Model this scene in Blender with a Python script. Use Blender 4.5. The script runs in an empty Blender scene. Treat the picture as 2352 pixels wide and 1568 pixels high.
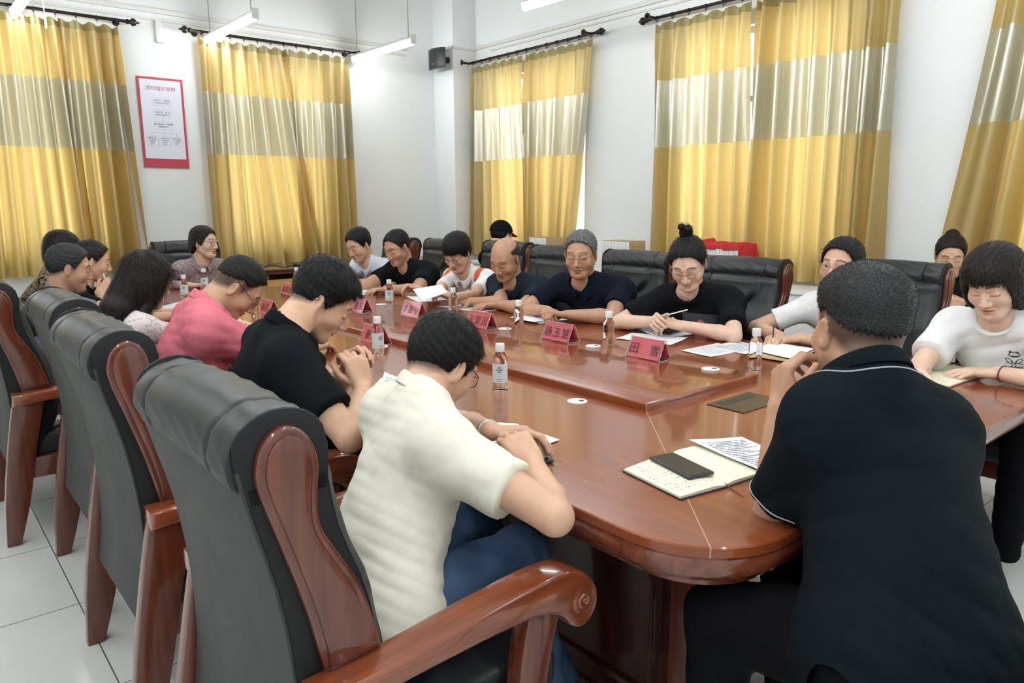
import bpy, bmesh, math, random
import numpy as np
from mathutils import Vector, Matrix

random.seed(7)
SC = bpy.context.scene
COL = SC.collection

# ------------------------------------------------------------------ camera, world, exposure
FPX, PITCH, ROLL, YAW, EYE = 1692.62, 0.184387, -0.0042919, 0.699007, 1.412
CF = np.array([math.sin(YAW)*math.cos(PITCH), math.cos(YAW)*math.cos(PITCH), -math.sin(PITCH)])
CR0 = np.array([math.cos(YAW), -math.sin(YAW), 0.0])
CU0 = np.cross(CR0, CF)
CR = CR0*math.cos(ROLL) + CU0*math.sin(ROLL)
CU = -CR0*math.sin(ROLL) + CU0*math.cos(ROLL)
cam_data = bpy.data.cameras.new('camera')
cam_data.sensor_width = 36.0
cam_data.lens = 36.0*FPX/2352.0
cam_data.clip_start = 0.05
cam = bpy.data.objects.new('camera', cam_data)
COL.objects.link(cam)
M = Matrix(((CR[0], CU[0], -CF[0], 0), (CR[1], CU[1], -CF[1], 0), (CR[2], CU[2], -CF[2], EYE), (0, 0, 0, 1)))
cam.matrix_world = M
SC.camera = cam
SC.view_settings.view_transform = 'Standard'
SC.view_settings.look = 'None'
SC.view_settings.gamma = 1.0
SC.view_settings.exposure = 0.30
SC.cycles.use_denoising = True
SC.cycles.max_bounces = 8
SC.cycles.diffuse_bounces = 4
SC.cycles.glossy_bounces = 3
SC.cycles.transmission_bounces = 8
SC.cycles.transparent_max_bounces = 12
SC.cycles.sample_clamp_indirect = 6.0
SC.cycles.caustics_reflective = False
SC.cycles.caustics_refractive = False

wd = bpy.data.worlds.new('world'); SC.world = wd; wd.use_nodes = True
wd.node_tree.nodes['Background'].inputs[0].default_value = (0.90, 0.96, 1.0, 1)
wd.node_tree.nodes['Background'].inputs[1].default_value = 4.6
TUBE_POWER = 36.0

ORG = np.array([0.0, 0.0, EYE])
def ray(px, py):
    return CF + CR*(px-1176)/FPX - CU*(py-784)/FPX
def at(px, py, ax, v):
    """a point of the room: the sight line of a measured photo point met with the plane axis=value"""
    d = ray(px, py); i = 'xyz'.index(ax)
    return ORG + d*((v-ORG[i])/d[i])
def dp(px, py, D): return ORG+ray(px, py)*D      # the point at distance D ahead on a sight line
TT = 0.76                      # height of the table top
XN, XF, YN, YF = 1.08, 3.13, 0.70, 6.36   # edges of the conference table

# ------------------------------------------------------------------ helpers
def tag(o, label=None, cat=None, group=None, kind=None):
    if label: o['label'] = label
    if cat: o['category'] = cat
    if group: o['group'] = group
    if kind: o['kind'] = kind
    return o

def empty(name, loc=(0, 0, 0), rz=0.0):
    o = bpy.data.objects.new(name, None); COL.objects.link(o)
    o.empty_display_size = 0.1
    o.location = loc; o.rotation_euler = (0, 0, rz)
    return o

def link_mesh(name, me, mat=None, parent=None):
    o = bpy.data.objects.new(name, me); COL.objects.link(o)
    if mat is not None:
        for m in (mat if isinstance(mat, (list, tuple)) else [mat]): me.materials.append(m)
    if parent is not None: o.parent = parent
    return o

def from_arrays(name, verts, faces, mat, parent=None, smooth=True, sharp=None):
    me = bpy.data.meshes.new(name)
    me.from_pydata([tuple(map(float, v)) for v in verts], [], [tuple(map(int, f)) for f in faces])
    me.validate(); me.update()
    if smooth: me.polygons.foreach_set('use_smooth', [True]*len(me.polygons))
    o = link_mesh(name, me, mat, parent)
    if sharp: 
        me.set_sharp_from_angle(angle=math.radians(sharp))
    return o

class MB:
    """collects shapes and links them as one mesh"""
    def __init__(s): s.bm = bmesh.new()
    def _xf(s, vs, M):
        if M is not None: bmesh.ops.transform(s.bm, matrix=M, verts=vs)
    def box(s, x0, x1, y0, y1, z0, z1, bev=0.0, seg=2, M=None):
        r = bmesh.ops.create_cube(s.bm, size=1.0); vs = r['verts']
        for v in vs:
            v.co = Vector((x0 + (v.co.x+.5)*(x1-x0), y0 + (v.co.y+.5)*(y1-y0), z0 + (v.co.z+.5)*(z1-z0)))
        if bev > 0:
            es = list({e for v in vs for e in v.link_edges})
            r = bmesh.ops.bevel(s.bm, geom=es, offset=bev, segments=seg, profile=0.6, affect='EDGES')
            vs = list({v for f in r['faces'] for v in f.verts} | {v for v in vs if v.is_valid})
        s._xf(vs, M); return s
    def prism(s, pts, a0, a1, axis='y', bev=0.0, seg=2, M=None):
        """polygon pts in the plane across axis, extruded a0..a1"""
        def mk(p, a):
            if axis == 'y': return (p[0], a, p[1])
            if axis == 'x': return (a, p[0], p[1])
            return (p[0], p[1], a)
        A = [s.bm.verts.new(mk(p, a0)) for p in pts]; B = [s.bm.verts.new(mk(p, a1)) for p in pts]
        n = len(pts); fs = []
        fs.append(s.bm.faces.new(A)); fs.append(s.bm.faces.new(B[::-1]))
        for i in range(n): fs.append(s.bm.faces.new((A[i], B[i], B[(i+1) % n], A[(i+1) % n])))
        bmesh.ops.recalc_face_normals(s.bm, faces=fs)
        vs = A+B
        if bev > 0:
            es = [e for e in {e for f in fs[:2] for e in f.edges}]
            r = bmesh.ops.bevel(s.bm, geom=es, offset=bev, segments=seg, profile=0.5, affect='EDGES')
            vs = list({v for f in r['faces'] for v in f.verts} | {v for v in vs if v.is_valid})
        s._xf(vs, M); return s
    def tube(s, pts, r, seg=8, cap=True, M=None):
        pts = [Vector(p) for p in pts]; rings = []
        rr = r if isinstance(r, (list, tuple)) else [r]*len(pts)
        for i, p in enumerate(pts):
            d = (pts[min(i+1, len(pts)-1)] - pts[max(i-1, 0)]).normalized()
            u = d.orthogonal().normalized() if i == 0 else (u - d*u.dot(d)).normalized()
            w = d.cross(u)
            rings.append([s.bm.verts.new(p + (u*math.cos(2*math.pi*k/seg) + w*math.sin(2*math.pi*k/seg))*rr[i]) for k in range(seg)])
        for a, b in zip(rings, rings[1:]):
            for k in range(seg): s.bm.faces.new((a[k], a[(k+1) % seg], b[(k+1) % seg], b[k]))
        if cap:
            s.bm.faces.new(rings[0][::-1]); s.bm.faces.new(rings[-1])
        s._xf([v for q in rings for v in q], M); return s
    def lathe(s, prof, c=(0, 0, 0), seg=24, axis='z', M=None):
        rings = []
        for r, h in prof:
            ring = []
            for k in range(seg):
                a = 2*math.pi*k/seg; u, v = r*math.cos(a), r*math.sin(a)
                p = {'z': (u, v, h), 'y': (u, h, v), 'x': (h, u, v)}[axis]
                ring.append(s.bm.verts.new((c[0]+p[0], c[1]+p[1], c[2]+p[2])))
            rings.append(ring)
        fs = []
        for a, b in zip(rings, rings[1:]):
            for k in range(seg): fs.append(s.bm.faces.new((a[k], a[(k+1) % seg], b[(k+1) % seg], b[k])))
        fs.append(s.bm.faces.new(rings[0][::-1])); fs.append(s.bm.faces.new(rings[-1]))
        bmesh.ops.recalc_face_normals(s.bm, faces=fs)
        s._xf([v for q in rings for v in q], M); return s
    def quad(s, *ps):
        s.bm.faces.new([s.bm.verts.new(p) for p in ps]); return s
    def build(s, name, mat, parent=None, smooth=True, sharp=35):
        me = bpy.data.meshes.new(name); s.bm.to_mesh(me); s.bm.free()
        if smooth:
            me.polygons.foreach_set('use_smooth', [True]*len(me.polygons))
            me.set_sharp_from_angle(angle=math.radians(sharp))
        return link_mesh(name, me, mat, parent)

def copy_tree(o, parent=None):
    c = o.copy(); COL.objects.link(c); c.parent = parent
    for ch in o.children: copy_tree(ch, c)
    return c

# ------------------------------------------------------------------ materials
class NT:
    def __init__(s, name):
        s.m = bpy.data.materials.new(name); s.m.use_nodes = True
        s.t = s.m.node_tree; s.n = s.t.nodes; s.b = s.n['Principled BSDF']; s.out = s.n['Material Output']
    def new(s, t, **kw):
        n = s.n.new(t)
        for k, v in kw.items(): setattr(n, k, v)
        return n
    def l(s, a, b): s.t.links.new(a, b)
    def setb(s, **kw):
        for k, v in kw.items():
            i = s.b.inputs[k.replace('_', ' ')]
            if hasattr(v, 'is_linked') or hasattr(v, 'links'): s.l(v, i)
            else: i.default_value = v
    def coord(s, kind='Object', scale=(1, 1, 1), rot=(0, 0, 0)):
        tc = s.new('ShaderNodeTexCoord'); mp = s.new('ShaderNodeMapping')
        s.l(tc.outputs[kind], mp.inputs[0]); mp.inputs['Scale'].default_value = scale; mp.inputs['Rotation'].default_value = rot
        return mp.outputs[0]
    def noise(s, vec, scale=5, detail=3, rough=0.5, dist=0.0):
        n = s.new('ShaderNodeTexNoise'); s.l(vec, n.inputs['Vector'])
        n.inputs['Scale'].default_value = scale; n.inputs['Detail'].default_value = detail
        n.inputs['Roughness'].default_value = rough; n.inputs['Distortion'].default_value = dist
        return n.outputs['Fac']
    def ramp(s, fac, stops):
        r = s.new('ShaderNodeValToRGB'); s.l(fac, r.inputs[0]); e = r.color_ramp.elements
        while len(e) < len(stops): e.new(0.5)
        for q, (p, c) in zip(e, stops): q.position = p; q.color = (*c, 1) if len(c) == 3 else c
        return r.outputs[0]
    def math(s, op, a, b=None, c=None):
        n = s.new('ShaderNodeMath', operation=op)
        for i, v in enumerate((a, b, c)):
            if v is None: continue
            if hasattr(v, 'links'): s.l(v, n.inputs[i])
            else: n.inputs[i].default_value = v
        return n.outputs[0]
    def mix(s, fac, a, b):
        n = s.new('ShaderNodeMix', data_type='RGBA')
        for k, v in ((0, fac), (6, a), (7, b)):
            if hasattr(v, 'links'): s.l(v, n.inputs[k])
            else: n.inputs[k].default_value = v if k == 0 else ((*v, 1) if len(v) == 3 else v)
        return n.outputs[2]
    def bump(s, h, strength=0.3, dist=0.01, normal=None):
        n = s.new('ShaderNodeBump'); s.l(h, n.inputs['Height'])
        n.inputs['Strength'].default_value = strength; n.inputs['Distance'].default_value = dist
        if normal is not None: s.l(normal, n.inputs['Normal'])
        s.l(n.outputs[0], s.b.inputs['Normal']); return n.outputs[0]

def simple(name, col, rough=0.5, metal=0.0, spec=0.5, coat=0.0, nscale=0, namp=0.08, bscale=0, bstr=0.1, bdist=0.002, **kw):
    t = NT(name)
    t.setb(Roughness=rough, Metallic=metal, Specular_IOR_Level=spec, Coat_Weight=coat)
    v = t.coord()
    if nscale:
        f = t.noise(v, nscale, 3)
        c0 = tuple(max(0, c*(1-namp)) for c in col); c1 = tuple(min(1, c*(1+namp)) for c in col)
        t.setb(Base_Color=t.ramp(f, [(0.3, c0), (0.7, c1)]))
    else: t.setb(Base_Color=(*col, 1))
    if bscale: t.bump(t.noise(v, bscale, 3), bstr, bdist)
    for k, v2 in kw.items(): t.setb(**{k: v2})
    return t.m

def wood(name, dark, light, axis='x', rough=0.22, coat=0.5, scale=1.0):
    t = NT(name)
    sc = {'x': (1.2, 14, 14), 'y': (14, 1.2, 14), 'z': (14, 14, 1.2)}[axis]
    v = t.coord('Object', tuple(k*scale for k in sc))
    f = t.noise(v, 3.0, 2, 0.55, 0.5)
    v2 = t.coord('Object', tuple(k*scale*3 for k in sc))
    f2 = t.noise(v2, 4.0, 2, 0.5)
    g = t.math('MULTIPLY_ADD', f2, 0.08, t.math('MULTIPLY', f, 0.98))
    t.setb(Base_Color=t.ramp(g, [(0.35, dark), (0.72, light)]), Roughness=rough, Coat_Weight=coat, Coat_Roughness=0.06)
    return t.m

def leather(name, col, rough=0.38):
    t = NT(name); v = t.coord('Object')
    vo = t.new('ShaderNodeTexVoronoi'); t.l(v, vo.inputs['Vector']); vo.inputs['Scale'].default_value = 260
    n = t.noise(v, 9, 4, 0.6)
    h = t.math('MULTIPLY_ADD', n, 0.9, t.math('MULTIPLY', vo.outputs['Distance'], 0.12))
    t.setb(Base_Color=t.ramp(n, [(0.3, tuple(c*0.8 for c in col)), (0.75, tuple(c*1.25 for c in col))]), Roughness=t.math('MULTIPLY_ADD', n, 0.25, rough-0.12), Specular_IOR_Level=0.5)
    t.bump(h, 0.35, 0.003)
    return t.m

MT = {}
MT['wall'] = simple('white_wall_paint', (0.76, 0.785, 0.78), 0.75, bscale=60, bstr=0.08, bdist=0.002, nscale=1.3, namp=0.02)
MT['ceil'] = simple('ceiling_paint', (0.72, 0.72, 0.71), 0.85)
MT['plastic_white'] = simple('white_plastic', (0.78, 0.78, 0.76), 0.4)
MT['black_plastic'] = simple('black_plastic', (0.018, 0.019, 0.022), 0.45)
MT['dark_metal'] = simple('dark_bronze_metal', (0.03, 0.022, 0.02), 0.35, metal=0.6)
MT['red_cloth'] = simple('red_velvet_cloth', (0.45, 0.015, 0.02), 0.8)
MT['steel'] = simple('steel', (0.38, 0.38, 0.38), 0.3, metal=1.0)
MT['chair_wood'] = wood('chair_wood', (0.085, 0.019, 0.009), (0.135, 0.032, 0.014), 'z', 0.25, 0.6)
MT['arm_wood'] = wood('arm_wood', (0.15, 0.034, 0.012), (0.23, 0.055, 0.019), 'x', 0.20, 0.8)
MT['side_leather'] = simple('black_side_vinyl', (0.009, 0.010, 0.011), 0.6, spec=0.3)
MT['leather'] = leather('black_leather', (0.012, 0.013, 0.0145), 0.42)
MT['back_leather'] = leather('grey_back_leatherette', (0.023, 0.026, 0.026), 0.55)
MT['fringe_black'] = simple('black_fabric', (0.012, 0.012, 0.014), 0.8)
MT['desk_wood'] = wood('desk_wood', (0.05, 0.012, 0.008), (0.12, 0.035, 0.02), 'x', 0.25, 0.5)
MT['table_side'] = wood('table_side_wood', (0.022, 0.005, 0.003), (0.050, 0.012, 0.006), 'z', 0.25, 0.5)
# ------------------------------------------------------------------ the room
XW, YW, XL, YB, ZC = 5.67, 7.80, -2.4, -2.6, 3.95

def floor_material():
    t = NT('floor_tile')
    v = t.coord('Object')
    br = t.new('ShaderNodeTexBrick', offset=0.0, squash=1.0)
    mp = t.new('ShaderNodeMapping'); t.l(v, mp.inputs[0]); mp.inputs['Location'].default_value = (-0.374, 0.72-0.6*2, 0)
    t.l(mp.outputs[0], br.inputs['Vector'])
    br.inputs['Color1'].default_value = (0.76, 0.76, 0.73, 1); br.inputs['Color2'].default_value = (0.73, 0.735, 0.71, 1)
    br.inputs['Mortar'].default_value = (0.09, 0.085, 0.075, 1)
    br.inputs['Scale'].default_value = 1.0; br.inputs['Brick Width'].default_value = 0.6; br.inputs['Row Height'].default_value = 0.6
    br.inputs['Mortar Size'].default_value = 0.0022; br.inputs['Mortar Smooth'].default_value = 0.1
    n = t.noise(v, 7, 5, 0.6)
    c = t.mix(t.math('MULTIPLY', n, 0.16), br.outputs['Color'], (0.45, 0.44, 0.40))
    t.setb(Base_Color=c, Roughness=t.math('MULTIPLY_ADD', n, 0.18, 0.10), Specular_IOR_Level=0.5)
    t.bump(t.math('MULTIPLY', br.outputs['Fac'], -1.0), 0.3, 0.002)
    return t.m

def struct(name, mb, mat, **kw):
    o = mb.build(name, mat, **kw); o['kind'] = 'structure'; return o

struct('floor', MB().box(XL-.2, XW+.2, YB-.2, YW+.2, -0.15, 0.0), floor_material(), smooth=False)
struct('ceiling', MB().box(XL-.2, XW+.2, YB-.2, YW+.2, ZC, ZC+.15), MT['ceil'], smooth=False)
struct('wall_left', MB().box(XL-.2, XL, YB-.2, YW+.2, 0, ZC), MT['wall'], smooth=False)
struct('wall_back', MB().box(XL, XW, YB-.2, YB, 0, ZC), MT['wall'], smooth=False)

# windows: (from, to) along the wall; sill and head heights
WZ0, WZ1, WT = 0.98, 2.86, 0.24
FARW = [(-1.25, 0.15), (0.46, 1.62), (2.74, 3.88)]
RIGHTW = [(5.55, 7.05), (2.78, 4.36), (0.10, 1.60), (-2.2, -0.9)]
def wall_with_holes(name, along, lo, hi, c0, c1, holes):
    mb = MB(); cuts = sorted(holes); a = lo
    def bx(a0, a1, z0, z1):
        if along == 'x': mb.box(a0, a1, c0, c1, z0, z1)
        else: mb.box(c0, c1, a0, a1, z0, z1)
    for h0, h1 in cuts:
        bx(a, h0, 0, ZC); bx(h0, h1, 0, WZ0); bx(h0, h1, WZ1, ZC); a = h1
    bx(a, hi, 0, ZC)
    return struct(name, mb, MT['wall'], smooth=False)
wall_with_holes('wall_far', 'x', XL, XW, YW, YW+WT, FARW)
wall_with_holes('wall_right', 'y', YB, YW+WT, XW, XW+WT, RIGHTW)
# square pillar filling the far right corner
PX, PY = 5.33, 7.39
struct('trim_1', MB().box(PX, XW, PY, YW, 0, ZC, bev=.004), MT['wall'])

glass = NT('window_glass')
glass.n.remove(glass.b)
tr = glass.new('ShaderNodeBsdfTransparent'); tr.inputs[0].default_value = (0.93, 0.96, 0.95, 1)
gl = glass.new('ShaderNodeBsdfGlossy'); gl.inputs['Roughness'].default_value = 0.02
mx = glass.new('ShaderNodeMixShader'); mx.inputs[0].default_value = 0.06
glass.l(tr.outputs[0], mx.inputs[1]); glass.l(gl.outputs[0], mx.inputs[2]); glass.l(mx.outputs[0], glass.out.inputs[0])
MT['win_glass'] = glass.m

def window(i, along, a0, a1, wall):
    root = empty('window_%d' % i, (((a0+a1)/2, wall+.12, WZ0) if along == 'x' else (wall+.12, (a0+a1)/2, WZ0)), 0 if along == 'x' else math.pi/2)
    root['kind'] = 'structure'
    w = (a1-a0)/2; h = WZ1-WZ0; f = .05
    mb = MB()
    mb.box(-w, w, -.03, .03, 0, f); mb.box(-w, w, -.03, .03, h-f, h); mb.box(-w, -w+f, -.03, .03, 0, h); mb.box(w-f, w, -.03, .03, 0, h)
    mb.box(-.03, .03, -.03, .03, 0, h); mb.box(-w, w, -.025, .025, h*.68, h*.68+.05)
    mb.build('window_frame', MT['plastic_white'], root, smooth=False)
    MB().box(-w+f, w-f, -.004, .004, f, h-f).build('window_pane', MT['win_glass'], root, smooth=False)
    MB().box(-w, w, -.13, -.02, -.02, 0.0).build('window_sill', MT['plastic_white'], root, smooth=False)
    # the opening guides daylight sampling
    pd = bpy.data.lights.new('daylight', 'AREA'); pd.shape = 'RECTANGLE'; pd.size = 2*w; pd.size_y = h; pd.cycles.is_portal = True
    po = bpy.data.objects.new('daylight', pd); COL.objects.link(po)
    if along == 'x': po.location = ((a0+a1)/2, wall+WT+.02, (WZ0+WZ1)/2); po.rotation_euler = (-math.pi/2, 0, 0)
    else: po.location = (wall+WT+.02, (a0+a1)/2, (WZ0+WZ1)/2); po.rotation_euler = (0, math.pi/2, 0)
k = 1
for a0, a1 in FARW: window(k, 'x', a0, a1, YW); k += 1
for a0, a1 in RIGHTW: window(k, 'y', a0, a1, XW); k += 1

# cable trunking round the room at 3.17 m
MT['trunk'] = simple('trunking_plastic', (0.66, 0.66, 0.62), 0.5)
struct('trim_2', MB().box(XL, 4.95, YW-.025, YW, 3.185, 3.225, bev=.004).box(XL, 4.95, YW-.018, YW, 3.12, 3.145, bev=.004), MT['trunk'])
struct('trim_3', MB().box(XW-.025, XW, YB, PY, 3.215, 3.255, bev=.004).box(XW-.018, XW, YB, PY-.3, 3.165, 3.185, bev=.004), MT['trunk'])
struct('trim_4', MB().box(PX-.012, PX, PY-.012, YW, 3.20, 3.225, bev=.002).box(PX-.012, XW, PY-.012, PY, 3.20, 3.225, bev=.002), MT['trunk'])
struct('trim_5', MB().box(2.175, 2.235, YW-.03, YW, 2.925, 3.13, bev=.004), MT['trunk'])
# a wider upper band of the far wall (beam) that catches less light
struct('baseboard_right', MB().box(XW-.015, XW, YB, PY, 0, .10, bev=.003), MT['trunk'])
struct('baseboard_far', MB().box(XL, PX, YW-.015, YW, 0, .10, bev=.003), MT['trunk'])

# ------------------------------------------------------------------ curtains
def curtain_material():
    t = NT('gold_and_silver_curtain')
    tc = t.new('ShaderNodeTexCoord'); sp = t.new('ShaderNodeSeparateXYZ'); t.l(tc.outputs['Object'], sp.inputs[0])
    z = sp.outputs[2]
    v = t.coord('Object')
    band = t.math('MULTIPLY', t.math('GREATER_THAN', z, 1.915), t.math('LESS_THAN', z, 2.50))
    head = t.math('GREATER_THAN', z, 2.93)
    nn = t.noise(t.coord('Object', (40, 40, 8)), 6, 3, 0.6)
    gold = t.ramp(nn, [(0.25, (0.315, 0.272, 0.100)), (0.75, (0.40, 0.345, 0.145))])
    silver = t.ramp(nn, [(0.25, (0.24, 0.245, 0.18)), (0.75, (0.31, 0.315, 0.24))])
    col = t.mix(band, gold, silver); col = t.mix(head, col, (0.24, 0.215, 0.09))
    t.n.remove(t.b)
    df = t.new('ShaderNodeBsdfDiffuse'); t.l(col, df.inputs[0])
    trn = t.new('ShaderNodeBsdfTranslucent')
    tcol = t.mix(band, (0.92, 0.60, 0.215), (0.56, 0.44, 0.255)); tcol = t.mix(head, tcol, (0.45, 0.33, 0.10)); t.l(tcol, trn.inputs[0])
    m1 = t.new('ShaderNodeMixShader'); m1.inputs[0].default_value = 0.42
    t.l(df.outputs[0], m1.inputs[1]); t.l(trn.outputs[0], m1.inputs[2])
    gs = t.new('ShaderNodeBsdfGlossy'); gs.inputs['Color'].default_value = (1, .95, .8, 1)
    t.l(t.math('MULTIPLY_ADD', band, -0.16, 0.46), gs.inputs['Roughness'])
    m2 = t.new('ShaderNodeMixShader'); t.l(t.math('MULTIPLY_ADD', band, 0.20, 0.07), m2.inputs[0])
    t.l(m1.outputs[0], m2.inputs[1]); t.l(gs.outputs[0], m2.inputs[2]); t.l(m2.outputs[0], t.out.inputs[0])
    b = t.new('ShaderNodeBump'); b.inputs['Strength'].default_value = 0.25; b.inputs['Distance'].default_value = .01
    t.l(t.noise(t.coord('Object', (14, 14, 3)), 4, 4, 0.6), b.inputs['Height'])
    for q in (df, trn, gs): t.l(b.outputs[0], q.inputs['Normal'])
    return t.m
MT['curtain'] = curtain_material()
ROD = 3.055
def curtain(along, wall, a0, a1, zbot, seed, label, npl=7, flare0=0.0, flare1=0.0, amp=.045, group=None, swing=None):
    """one hanging panel between a0 and a1; flare: how far its edges spread at the bottom"""
    rnd = random.Random(seed)
    nx, nz = npl*14, 46
    w = a1-a0; ph = [rnd.uniform(-.35, .35) for _ in range(npl+2)]
    amps = [rnd.uniform(.45, 1.5) for _ in range(npl+2)]
    drift = [rnd.uniform(-.5, .5) for _ in range(npl+2)]
    V, Fc = [], []
    for j in range(nz+1):
        tz = j/nz; z = ROD-.045 - (ROD-.045-zbot)*tz
        for i in range(nx+1):
            s = i/nx; u = s*npl; k = int(min(u, npl-1e-6)); fr = u-k
            def q(arr): return arr[k]*(1-fr)+arr[k+1]*fr
            soft = min(1.0, tz*5+.18)
            wob = math.sin(2*math.pi*u + q(ph)*2.2*soft + q(drift)*tz*2.5)
            pleat = wob*(.5+.5*abs(wob))
            eb = 1+.9*math.exp(-((s-1)/.13)**2)+.5*math.exp(-(s/.10)**2)
            d = 1.2*eb*amp*q(amps)*(.45+.75*tz**.6)*pleat + .014*math.sin(6.3*u*2.3+seed+3*tz)*tz
            pinch = math.exp(-((fr-.0)/.10)**2) + math.exp(-((fr-1)/.10)**2)
            d += -.018*pinch*max(0, 1-tz*9)
            a = a0 + w*s + (flare0*(1-s)**2 + flare1*s**2)*tz**1.3 + .012*math.sin(5*u+seed)*tz
            if swing: a += swing(s, tz)
            sag = .032*(math.sin(math.pi*(fr)) if True else 0)*max(0, 1-tz*12)
            c = wall - .125 - d
            V.append((a, c, z-sag) if along == 'x' else (c, a, z-sag))
    for j in range(nz):
        for i in range(nx):
            p = j*(nx+1)+i; Fc.append((p, p+1, p+nx+2, p+nx+1))
    o = from_arrays('curtain', V, Fc, MT['curtain'])
    tag(o, label, 'curtain', group)
    return o

def curtain_rod(along, wall, a0, a1, rings, label):
    r = empty('curtain_rod', (((a0+a1)/2, wall-.115, ROD) if along == 'x' else (wall-.115, (a0+a1)/2, ROD)), 0 if along == 'x' else math.pi/2)
    tag(r, label, 'curtain rod')
    h = (a1-a0)/2
    MB().tube([(-h, 0, 0), (h, 0, 0)], .014, 12).build('pole', MT['dark_metal'], r)
    for s in (-1, 1):
        MB().lathe([(.008, 0), (.022, .004), (.024, .02), (.014, .03), (.03, .045), (.036, .06), (.03, .078), (.012, .088), (.010, .10), (.004, .115)][::1], (s*h, 0, 0), 14, 'x',
                   M=(Matrix.Translation((s*h, 0, 0)) @ Matrix.Scale(-1, 4, (1, 0, 0)) @ Matrix.Translation((-s*h, 0, 0))) if s < 0 else None).build('finial', MT['dark_metal'], r)
        MB().box(s*h*.93-.01, s*h*.93+.01, 0, .115, -.01, .01).lathe([(.03, .105), (.03, .115)], (s*h*.93, 0, 0), 14, 'y').build('wall_bracket', MT['dark_metal'], r)
    for a in rings:
        x = a-(a0+a1)/2
        if along == 'y': x = a-(a0+a1)/2
        mb = MB(); n = 14
        mb.tube([(x, .021*math.cos(2*math.pi*i/n), -.006+.021*math.sin(2*math.pi*i/n)) for i in range(n+1)], .004, 6, cap=False)
        mb.tube([(x, 0, -.026), (x+.004, .004, -.05)], .002, 5)
        mb.build('curtain_ring', MT['dark_metal'], r)
def lin(a, b, n): return [a+(b-a)*i/(n-1) for i in range(n)]

# far wall, window left of the poster; the pair left of it runs out of frame
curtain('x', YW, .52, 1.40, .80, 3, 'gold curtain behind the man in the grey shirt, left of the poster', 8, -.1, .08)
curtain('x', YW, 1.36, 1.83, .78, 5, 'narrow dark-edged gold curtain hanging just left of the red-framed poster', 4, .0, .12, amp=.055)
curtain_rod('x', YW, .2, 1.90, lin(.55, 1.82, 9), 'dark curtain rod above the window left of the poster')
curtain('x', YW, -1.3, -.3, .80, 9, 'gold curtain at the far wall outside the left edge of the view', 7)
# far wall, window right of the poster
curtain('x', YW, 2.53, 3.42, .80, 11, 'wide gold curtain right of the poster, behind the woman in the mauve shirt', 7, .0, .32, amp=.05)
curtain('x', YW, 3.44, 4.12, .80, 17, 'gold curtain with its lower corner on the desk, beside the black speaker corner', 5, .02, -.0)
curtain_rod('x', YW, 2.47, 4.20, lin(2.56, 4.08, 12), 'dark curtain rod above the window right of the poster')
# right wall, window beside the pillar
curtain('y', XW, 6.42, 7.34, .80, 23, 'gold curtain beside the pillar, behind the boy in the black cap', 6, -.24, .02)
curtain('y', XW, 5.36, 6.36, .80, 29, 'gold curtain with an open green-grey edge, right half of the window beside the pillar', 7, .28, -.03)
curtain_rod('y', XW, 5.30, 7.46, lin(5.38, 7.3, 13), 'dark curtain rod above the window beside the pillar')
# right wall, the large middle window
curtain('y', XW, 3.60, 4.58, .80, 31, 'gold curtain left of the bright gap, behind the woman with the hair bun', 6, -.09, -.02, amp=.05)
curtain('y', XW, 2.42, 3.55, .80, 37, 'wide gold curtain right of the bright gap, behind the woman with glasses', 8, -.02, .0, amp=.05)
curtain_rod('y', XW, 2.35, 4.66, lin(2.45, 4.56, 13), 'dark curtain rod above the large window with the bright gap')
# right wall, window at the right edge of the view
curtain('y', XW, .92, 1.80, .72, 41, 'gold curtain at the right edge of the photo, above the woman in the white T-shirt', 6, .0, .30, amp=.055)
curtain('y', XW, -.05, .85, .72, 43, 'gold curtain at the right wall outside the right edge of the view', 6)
curtain_rod('y', XW, -.12, 1.88, lin(0, 1.78, 12), 'dark curtain rod above the window at the right edge')

# ------------------------------------------------------------------ lamps
em = NT('fluorescent_tube'); em.setb(Base_Color=(1, 1, 1, 1), Emission_Color=(0.93, 0.97, 1.0, 1), Emission_Strength=TUBE_POWER)
MT['tube'] = em.m
MT['lamp_body'] = simple('lamp_body_enamel', (0.75, 0.76, 0.72), 0.4)
MT['wire'] = simple('hanger_wire', (0.22, 0.22, 0.22), 0.5)
def make_lamp():
    r = empty('fluorescent_lamp')
    MB().prism([(-.016, .034), (.016, .034), (.036, .008), (.036, .004), (-.036, .004), (-.036, .008)], -.60, .60, 'y').build('reflector', MT['lamp_body'], r, smooth=False)
    for s in (-1, 1):
        MB().box(-.030, .030, s*.605-.008, s*.605+.008, -.045, .045, bev=.004).build('end_cap', MT['lamp_body'], r)
        MB().tube([(0, s*.52, .034), (0, s*.52, ZC-3.0)], .0035, 6).build('hanger', MT['wire'], r)
    MB().tube([(0, -.598, -.026), (0, .598, -.026)], .028, 16).build('lamp_tube', MT['tube'], r)
    return r
lamp0 = make_lamp(); first = True
names = {(2.61, 7.06): 'lit fluorescent lamp hanging in front of the curtain right of the poster',
         (4.18, 7.06): 'lit fluorescent lamp hanging between the far curtains and the black speaker',
         (1.04, 7.06): 'lit fluorescent lamp at the upper left corner of the photo',
         (4.18, 4.2): 'lit fluorescent lamp at the top edge, above the rod beside the pillar'}
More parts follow.
